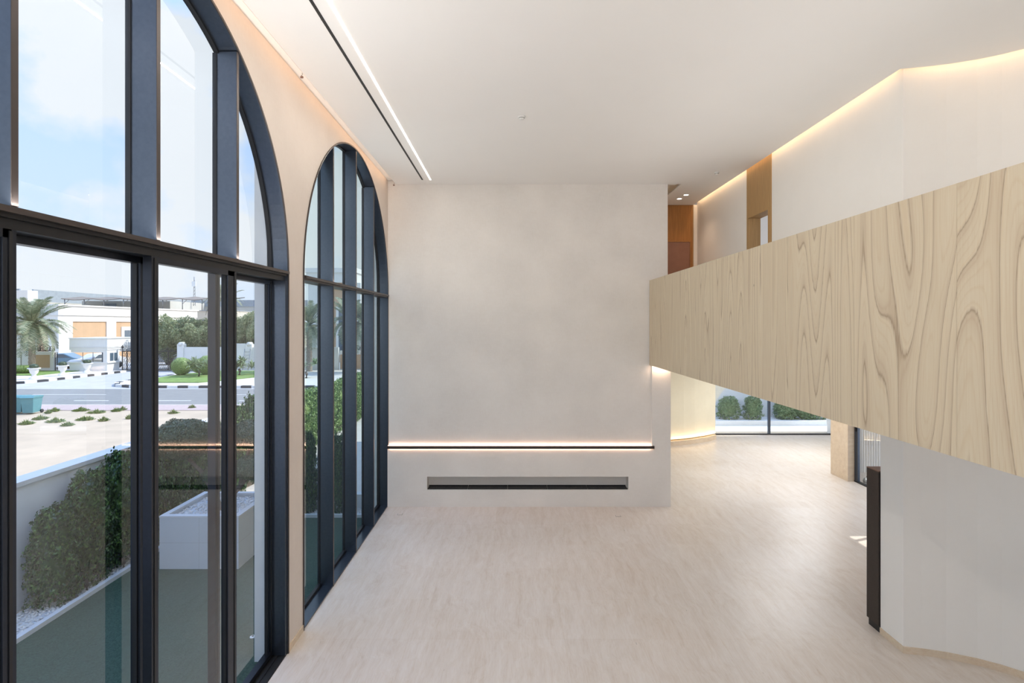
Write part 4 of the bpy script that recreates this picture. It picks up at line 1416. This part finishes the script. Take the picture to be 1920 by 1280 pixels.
sw = thing('street_wall', 'white wall with ochre panel and black scrollwork behind the palm', 'wall', (-41, 48.3, G + 0.1))
m = MB(); m.box(-2.4, 0.42, -0.15, 0.15, 0, 1.72); m.build('wall_body', M['villa_white'], sw)
m = MB(); m.box(-0.75, -0.0 + 0.42 - 0.42, -0.16, -0.151, 0.0, 0.0001)
m = MB(); m.box(-1.2, 0.12 - 0.02, -0.17, -0.151, 0.30, 1.44); m.build('ochre_panel', M['villa_orange'], sw)
scrolls(sw, -1.7, 0.40, 0, 1.76, 5, 0.24)
m = MB(); m.box(-2.9, -2.45, -0.22, 0.22, 0, 1.95); m.box(-3.0, -2.4, -0.28, 0.28, 1.951, 2.07); m.build('pillar', M['villa_white'], sw)
m = MB(); m.box(-6.0, -3.2, -0.15, 0.15, 0, 1.70); m.build('wall_body', M['villa_white'], sw)
m = MB(); m.box(-5.6, -3.5, -0.17, -0.151, 0.3, 1.42); m.build('ochre_panel', M['villa_orange'], sw)
scrolls(sw, -5.9, -3.2, 0, 1.75, 6, 0.22)
m = MB()
for q in (0.43, 0.62):
    m.box(q, q + 0.03, -0.02, 0.02, 0, 1.65)
for q in range(7):
    m.ring((0.54, 0, 0.15 + q * 0.24), 0.08, 0.018, (1, 0, 0), (0, 0, 1), 8, 4)
m.build('iron_screen', M['iron'], sw)

gb = thing('guard_booth', 'white guard booth with deep stepped roof fascia beside the gate', 'booth', (-35.62, 47.85, G + 0.05))
m = MB()
m.box(-3.3, 0, 0, 1.5, 0, 0.78)
m.box(-0.35, 0, 0, 1.5, 0.87, 1.72)
m.box(-3.3, -0.351, 1.3, 1.5, 0.87, 1.0)
m.build('wall', M['villa_white'], gb)
m = MB(); m.box(-3.35, 0.12, -0.08, 1.6, 0.781, 0.869); m.build('sill', M['villa_white'], gb)
m = MB(); m.box(-3.3, 0.02, -0.02, 3.4, 1.93, 2.93); m.box(-3.32, 0.05, -0.05, 3.5, 2.2, 2.23); m.box(-3.33, 0.06, -0.06, 3.5, 2.10, 2.13); m.box(-3.2, -0.02, 0.02, 3.3, 1.721, 1.929); m.box(-3.35, 0.08, -0.08, 3.5, 2.931, 3.0)
m.build('roof_fascia', M['villa_white'], gb)
m = MB()
for q in (-2.2, -1.3): m.box(q, q + 0.03, 0.05, 0.08, 0.87, 1.72)
m.box(-0.50, -0.352, 0.04, 0.09, 0.87, 1.72)
m.build('window_frame', M['frame'], gb)
m = MB(); m.box(0.0005, 0.02, 0.35, 0.75, 0.95, 1.65); m.box(0.0005, 0.02, 0.85, 1.25, 0.95, 1.65); m.build('side_window', M['glass_far'], gb)


def car(label, loc, rz, body, dark):
    c = thing('car', label, 'car', loc, rz, 'cars behind the guard booth')
    prof = [(-2.15, 0.35), (-2.2, 0.75), (-1.9, 0.92), (-1.1, 1.0), (-0.45, 1.42), (0.95, 1.46), (1.75, 1.05), (2.15, 0.98), (2.2, 0.4), (1.8, 0.28), (-1.8, 0.28)]
    m = MB(); m.prism([(a, b) for a, b in prof], -0.85, 0.85, 'y'); m.build('body', body, c, bevel=0.08)
    m = MB(); m.prism([(-0.85, 1.02), (-0.42, 1.36), (0.88, 1.40), (1.5, 1.06)], -0.87, 0.87, 'y'); m.build('windows', dark, c)
    for x_ in (-1.35, 1.4):
        for s_ in (-1, 1):
            m = MB(); m.tube([(x_, s_ * 0.68, 0.33), (x_, s_ * 0.88, 0.33)], 0.33, 16); m.build('wheel', M['black'], c)
    for s_ in (-1, 1):
        m = MB(); m.box(-2.21, -2.16, s_ * 0.62 - 0.14, s_ * 0.62 + 0.14, 0.68, 0.78); m.build('headlight', M['plastic'], c)
    return c


M['car_blue'] = plain('car_blue', (0.18, 0.30, 0.40), 0.3, 0.3)
M['car_white'] = plain('car_white', (0.75, 0.76, 0.78), 0.3)
M['car_grey'] = plain('car_grey', (0.30, 0.33, 0.36), 0.3, 0.3)
car('blue car seen through the guard booth window', (-43.6, 52.2, G + 0.02), R(12), M['car_blue'], M['glass_far'])
car('white car seen through the guard booth window', (-39.6, 52.0, G + 0.02), R(70), M['car_white'], M['glass_far'])
car('grey car at the right side of the guard booth window', (-37.0, 57.0, G + 0.02), R(5), M['car_grey'], M['glass_far'])

gt = thing('iron_gate', 'wide black wrought-iron gate filled with scroll pattern', 'gate', (-35.3, 49.25, G + 0.05))
m = MB()
GW = 5.05
m.box(0.0, GW, -0.03, 0.03, 0.02, 0.10); m.box(0.0, GW, -0.03, 0.03, 1.72, 1.80)
for q in (0.0, 0.42, 1.65, 2.9, 4.15, GW - 0.06):
    m.box(q, q + 0.06, -0.035, 0.035, 0.02, 1.80)
m.build('gate_frame', M['iron'], gt)
m = MB()
rr = random.Random(5)
z = 0.22
for iz in range(9):
    for ix in range(26):
        cx = 0.12 + ix * 0.19 + (0.09 if iz % 2 else 0); cz = 0.2 + iz * 0.18
        if cx > GW - 0.1: continue
        a0 = rr.uniform(0, 6.28)
        m.ring((cx, 0, cz), 0.085, 0.014, (1, 0, 0), (0, 0, 1), 8, 3, a0, a0 + 5.0)
        m.ring((cx + 0.03, 0, cz), 0.045, 0.012, (1, 0, 0), (0, 0, 1), 6, 3, a0 + 2, a0 + 6.5)
m.build('scroll_panel', M['iron'], gt)
m = MB()
for c_, k in ((0.9, 0.9), (2.5, 1.2), (4.1, 0.9)):
    for j in range(-3, 4):
        r = 0.10 * k * (1.4 - abs(j) * 0.25)
        m.ring((c_ + j * 0.17, 0, 1.82 + r), r, 0.018, (1, 0, 0), (0, 0, 1), 8, 4)
    m.tube([(c_, 0, 1.82), (c_, 0, 2.2)], 0.02, 5)
m.build('crest', M['iron'], gt)
for x_, lb in ((0.02, 'black lantern on the left gate post'), ):
    l_ = thing('gate_lantern', lb, 'lantern', (-35.28 + x_, 49.25, G + 1.86))
    m = MB(); m.tube([(0, 0, 0), (0, 0, 0.22)], 0.03, 6); m.build('post', M['iron'], l_)
    m = MB(); m.lathe([(0.03, 0.2), (0.08, 0.25), (0.10, 0.36), (0.05, 0.42), (0.01, 0.52)], n=8, smooth=False); m.build('cage', M['iron'], l_)

wr = thing('white_street_wall', 'long white street wall right of the iron gate', 'wall', (-30.2, 49.3, G + 0.1))
m = MB(); m.box(0.0, 6.2, -0.15, 0.15, 0, 2.08); m.box(6.7, 14.5, -0.15, 0.15, 0, 2.06); m.box(5.0, 6.1, -0.16, 0.16, 2.08, 2.40); m.build('wall_body', M['render_white'], wr)
for q in (0.28, 6.45):
    m = MB(); m.box(q - 0.28, q + 0.28, -0.26, 0.26, 0, 2.35); m.tube([(q, -0.27, 2.34), (q, 0.27, 2.34)], 0.2, 14); m.build('pillar', M['render_white'], wr)
la = thing('wall_ladder', 'thin pale ladder leaning on the white wall near the pillar', 'ladder', (-24.1, 48.9, G + 0.14))
for x_ in (0, 0.5):
    m = MB(); m.tube([(x_, -0.25, 0), (x_, 0.15, 1.9)], 0.025, 6); m.build('rail', M['steel'], la)
for i in range(6):
    t_ = (i + 0.7) / 6.6
    m = MB(); m.tube([(0, -0.25 + 0.4 * t_, 1.9 * t_), (0.5, -0.25 + 0.4 * t_, 1.9 * t_)], 0.018, 6); m.build('rung', M['steel'], la)


# ------------------------------------------------------------------ buildings beyond
def part(b, name, mat, boxes, parent=None):
    m = MB()
    for q in boxes: m.box(*q)
    return m.build(name, mat, parent or b)


bl = thing('ochre_villa', 'white and ochre villa with deep cornice left of the gate', 'building', (-50.1, 60, G))
part(bl, 'wall', M['villa_orange'], [(-16, 0, 0, 26, 0, 4.9)])
part(bl, 'cornice', M['villa_white'], [(-16.1, 0.25, -0.25, 26.2, 5.25, 6.3), (-16.0, 0.12, -0.12, 26.1, 4.55, 5.249), (-16.2, 0.40, -0.40, 26.4, 6.301, 6.45)])
for y0, y1 in ((-0.02, 1.9), (7.1, 8.7), (20, 21.6)):
    part(bl, 'pilaster', M['villa_white'], [(-0.3, 0.12, y0, y1, 0, 4.549)])
part(bl, 'pilaster', M['villa_white'], [(-1.0, -0.301, -0.12, 0.3, 0, 4.549)])
for (y0, y1) in ((10.2, 14.6),):
    w = part(bl, 'window_surround', M['villa_white'], [(0.001, 0.10, y0 - .5, y1 + .5, 1.8, 3.9)])
    part(bl, 'window', M['glass_far'], [(0.101, 0.12, y0, y0 + 1.9, 2.5, 3.45), (0.101, 0.12, y0 + 2.2, y1, 2.5, 3.45)], w)
w = part(bl, 'window_surround', M['villa_white'], [(-4.4, -2.3, -0.12, -0.001, 0, 3.05)])
part(bl, 'window', M['glass_far'], [(-4.0, -2.75, -0.14, -0.121, 0.5, 2.5)], w)
part(w, 'window_bar', M['villa_white'], [(-3.42, -3.34, -0.16, -0.141, 0.5, 2.5), (-4.0, -2.75, -0.16, -0.141, 1.45, 1.55)], w)
w = part(bl, 'window_surround', M['villa_white'], [(-9.4, -7.3, -0.12, -0.001, 0, 3.05)])
part(bl, 'window', M['glass_far'], [(-9.0, -7.75, -0.14, -0.121, 0.5, 2.5)], w)

b2 = thing('cream_building', 'large cream flat-roofed building with grey roof screen behind the villa', 'building', (-86, 96, G))
part(b2, 'wall', M['villa_cream'], [(-30, 2, 0, 40, 0, 8.2)])
part(b2, 'roof_screen', M['grey_clad'], [(-30, -1.2, 0.3, 0.6, 8.2, 10.5), (-0.5, -0.2, 2.0, 60, 8.2, 10.5)])
part(b2, 'stair_tower', M['villa_white'], [(-18, -14, -0.2, 3, 8.0, 10.6), (-1.4, 0.6, -0.1, 2, 8.0, 10.2)])
for x_ in (-12, -7.5, -2.5):
    part(b2, 'window', M['glass_far'], [(x_, x_ + 2.2, -0.06, -0.001, 5.2, 7.0)])
b3 = thing('cream_terrace_house', 'long cream building with shaded roof terrace beyond the trees', 'building', (-80, 99, G))
part(b3, 'wall', M['villa_cream'], [(-3, 29.5, 0, 22, 0, 6.6), (-3, 14, 6, 22, 6.6, 8.7)])
part(b3, 'roof_edge', M['grey_clad'], [(-3.1, 29.6, -0.1, 22, 6.601, 6.75)])
part(b3, 'rear_roof', M['grey_clad'], [(11, 36, 18, 30, 8.0, 9.4)])
part(b3, 'rear_wall', M['villa_cream'], [(11.1, 36, 18.2, 30, 5.0, 7.999)])
for x_ in (3, 8, 23.5):
    part(b3, 'window', M['glass_far'], [(x_, x_ + 1.4, -0.06, -0.001, 3.2, 5.0)])
for x_ in (1.0, 6.5):
    part(b3, 'terrace_window', M['glass_far'], [(x_, x_ + 2.6, 5.94, 5.999, 7.0, 8.2)])
aw = thing('roof_awning', 'brown canvas awning on thin posts across the roof terrace', 'awning', (-80, 99.5, G + 6.75))
m = MB()
NS = 26
for i in range(NS):
    x0_, x1_ = -2.5 + i * 1.2, -2.5 + (i + 1) * 1.2
    z0_, z1_ = 2.2 - 0.25 * abs(math.sin(i * 0.7)), 2.2 - 0.25 * abs(math.sin((i + 1) * 0.7))
    m.add([(x0_, 0, z0_), (x1_, 0, z1_), (x1_, 5, z1_ + .6), (x0_, 5, z0_ + .6), (x0_, 0, z0_ - .12), (x1_, 0, z1_ - .12), (x1_, 5, z1_ + .48), (x0_, 5, z0_ + .48)], [(0, 1, 2, 3), (4, 7, 6, 5), (0, 4, 5, 1), (3, 2, 6, 7)])
m.build('canvas', M['canvas'], aw)
for i in range(9):
    x_ = -2 + i * 3.6
    m = MB(); m.tube([(x_, 0.2, 0.0), (x_, 0.2, 2.1)], 0.07, 6); m.tube([(x_, 0.2, 1.2), (x_ + 0.9, 0.2, 2.0)], 0.05, 5); m.build('post', M['steel'], aw)
ms_ = thing('roof_mast', 'thin lattice mast on the roof beyond the awning', 'mast', (-65.6, 112, G + 8.0))
m = MB()
for a, b in ((0, 0), (0.4, 0), (0.2, 0.35)):
    m.tube([(a, b, 0), (a * .4 + .1, b * .4 + .05, 6.0)], 0.05, 4)
for i in range(8): m.tube([(0, 0, i * .7), (.35, .1, i * .7 + .6)], 0.04, 4)
m.build('lattice', M['steel'], ms_)
m = MB(); m.box(-.3, .5, -.1, .1, 4.0, 5.0); m.build('antenna', M['plastic'], ms_)

b4 = thing('tall_ochre_villa', 'tall villa with white cornice seen through the second window', 'building', (-22.2, 61, G))
part(b4, 'wall', M['villa_orange'], [(0, 4.6, 0, 16, 0, 8.9)])
part(b4, 'corner_pier', M['villa_white'], [(-0.6, 2.1, -0.15, 16, 0, 8.9)])
part(b4, 'cornice', M['villa_white'], [(-0.9, 4.9, -0.5, 16, 10.0, 10.5), (-0.75, 4.75, -0.35, 16, 8.901, 9.999)])
part(b4, 'corner_pier', M['villa_white'], [(4.601, 5.2, 0.1, 16, 0, 8.9)])
w = part(b4, 'window_surround', M['villa_white'], [(2.5, 4.3, -0.10, -0.001, 0.8, 6.2)])
part(b4, 'window', M['glass_far'], [(2.8, 4.0, -0.13, -0.101, 1.1, 3.6), (2.8, 4.0, -0.13, -0.101, 4.1, 5.8)], w)
w4_ = thing('ochre_street_wall', 'low ochre wall with black scrollwork seen in the second window', 'wall', (-16.1, 49.6, G + 0.1))
part(w4_, 'wall_body', M['villa_white'], [(0.45, 2.7, -0.15, 0.15, 0, 1.75)])
part(w4_, 'ochre_panel', M['villa_orange'], [(0.5, 2.5, -0.17, -0.151, 0.1, 1.4)])
scrolls(w4_, 0.5, 2.7, 0, 1.8, 5, 0.2)
m = MB()
for q in range(8): m.box(2.9 + q * 0.28, 2.94 + q * 0.28, -0.03, 0.03, 0, 2.0)
m.box(2.85, 5.1, -0.04, 0.04, 1.9, 2.0); m.ring((4.0, 0, 2.0), 0.45, 0.05, (1, 0, 0), (0, 0, 1), 12, 4, 0, math.pi); m.build('iron_gate_leaf', M['iron'], w4_)

# ------------------------------------------------------------------ rear garden beyond the far glass
g = MB(); g.box(5.0, 13.8, FY + 0.63, 24.2, G - 0.1, 0.0)
tag(g.build('rear_terrace', M['stone_white']), kind='structure')
g = MB(); g.box(9.35, 16.0, 7.0, 15.27, -0.12, -0.01)
tag(g.build('side_terrace', M['stone_white']), kind='structure')
pw = thing('rear_planter_wall', 'low white planter ledge outside the far glass', 'planter', (9.8, 22.6, 0))
m = MB(); m.box(-4.5, 4, -0.1, 0.1, 0, 0.19); m.build('ledge', M['stone_white'], pw)
m = MB(); m.box(-4.5, 4, 0.101, 1.1, 0, 0.15); m.build('soil', M['pebble'], pw)
rwl = thing('rear_white_wall', 'tall white garden wall behind the far shrubs', 'wall', (9.8, 24.0, 0))
m = MB(); m.box(-5.5, 5.5, -0.1, 0.1, 0, 4.2); m.build('wall_body', M['stone_white'], rwl)
rear_me = [foliage_mesh('rear_foliage', 3600, 0.56, 0.45, 1.42, 0.085, M['rear_leaves'], 91 + i, rough=0.08) for i in range(2)]
for i, (px, lb) in enumerate([(1366, 'bushy shrub outside the far glass at the arch edge'), (1412, 'cone-shaped shrub alone in the left far pane'), (1470, 'shrub just right of the far glazing post'), (1503, 'middle shrub in the right far pane'), (1533, 'partly hidden shrub at the right of the far glass')]):
    X = (px - 960) / F * 23.2
    shrub('rear_shrub', lb, 'shrub', (X, 23.2, 0.15), rear_me[i % 2], (0.82 if i != 1 else 0.76, 0.8, 0.66 - 0.06 * (i > 2)), i, (0.02, 0.3), 'shrubs beyond the far glass')
fw = thing('ribbed_screen', 'white ribbed screen outside the right-hand sliding door', 'screen', (9.3, 15.4, 0))
m = MB(); m.box(0, 4.1, 0, 0.08, -0.1, 3.2); m.build('panel', M['villa_white'], fw)
m = MB()
for i in range(58):
    x_ = 0.02 + i * 0.07
    m.box(x_, x_ + 0.03, -0.02, -0.0005, 0.0, 3.2)
m.build('ribs', M['villa_white'], fw)
p = at(1627, 903, 14.32)
gp_ = thing('ground_object', 'small grey round object on the terrace outside the sliding door', 'garden light', (9.36, 14.32, -0.01))  # plain round object, its use not identified
m = MB(); m.lathe([(0.09, 0.0), (0.10, 0.03), (0.11, 0.08), (0.09, 0.14), (0.04, 0.18)], n=16); m.build('body', M['steel'], gp_)
m = MB(); m.lathe([(0.03, 0.181), (0.03, 0.20), (0.01, 0.205)], n=12); m.build('cap', M['black'], gp_)
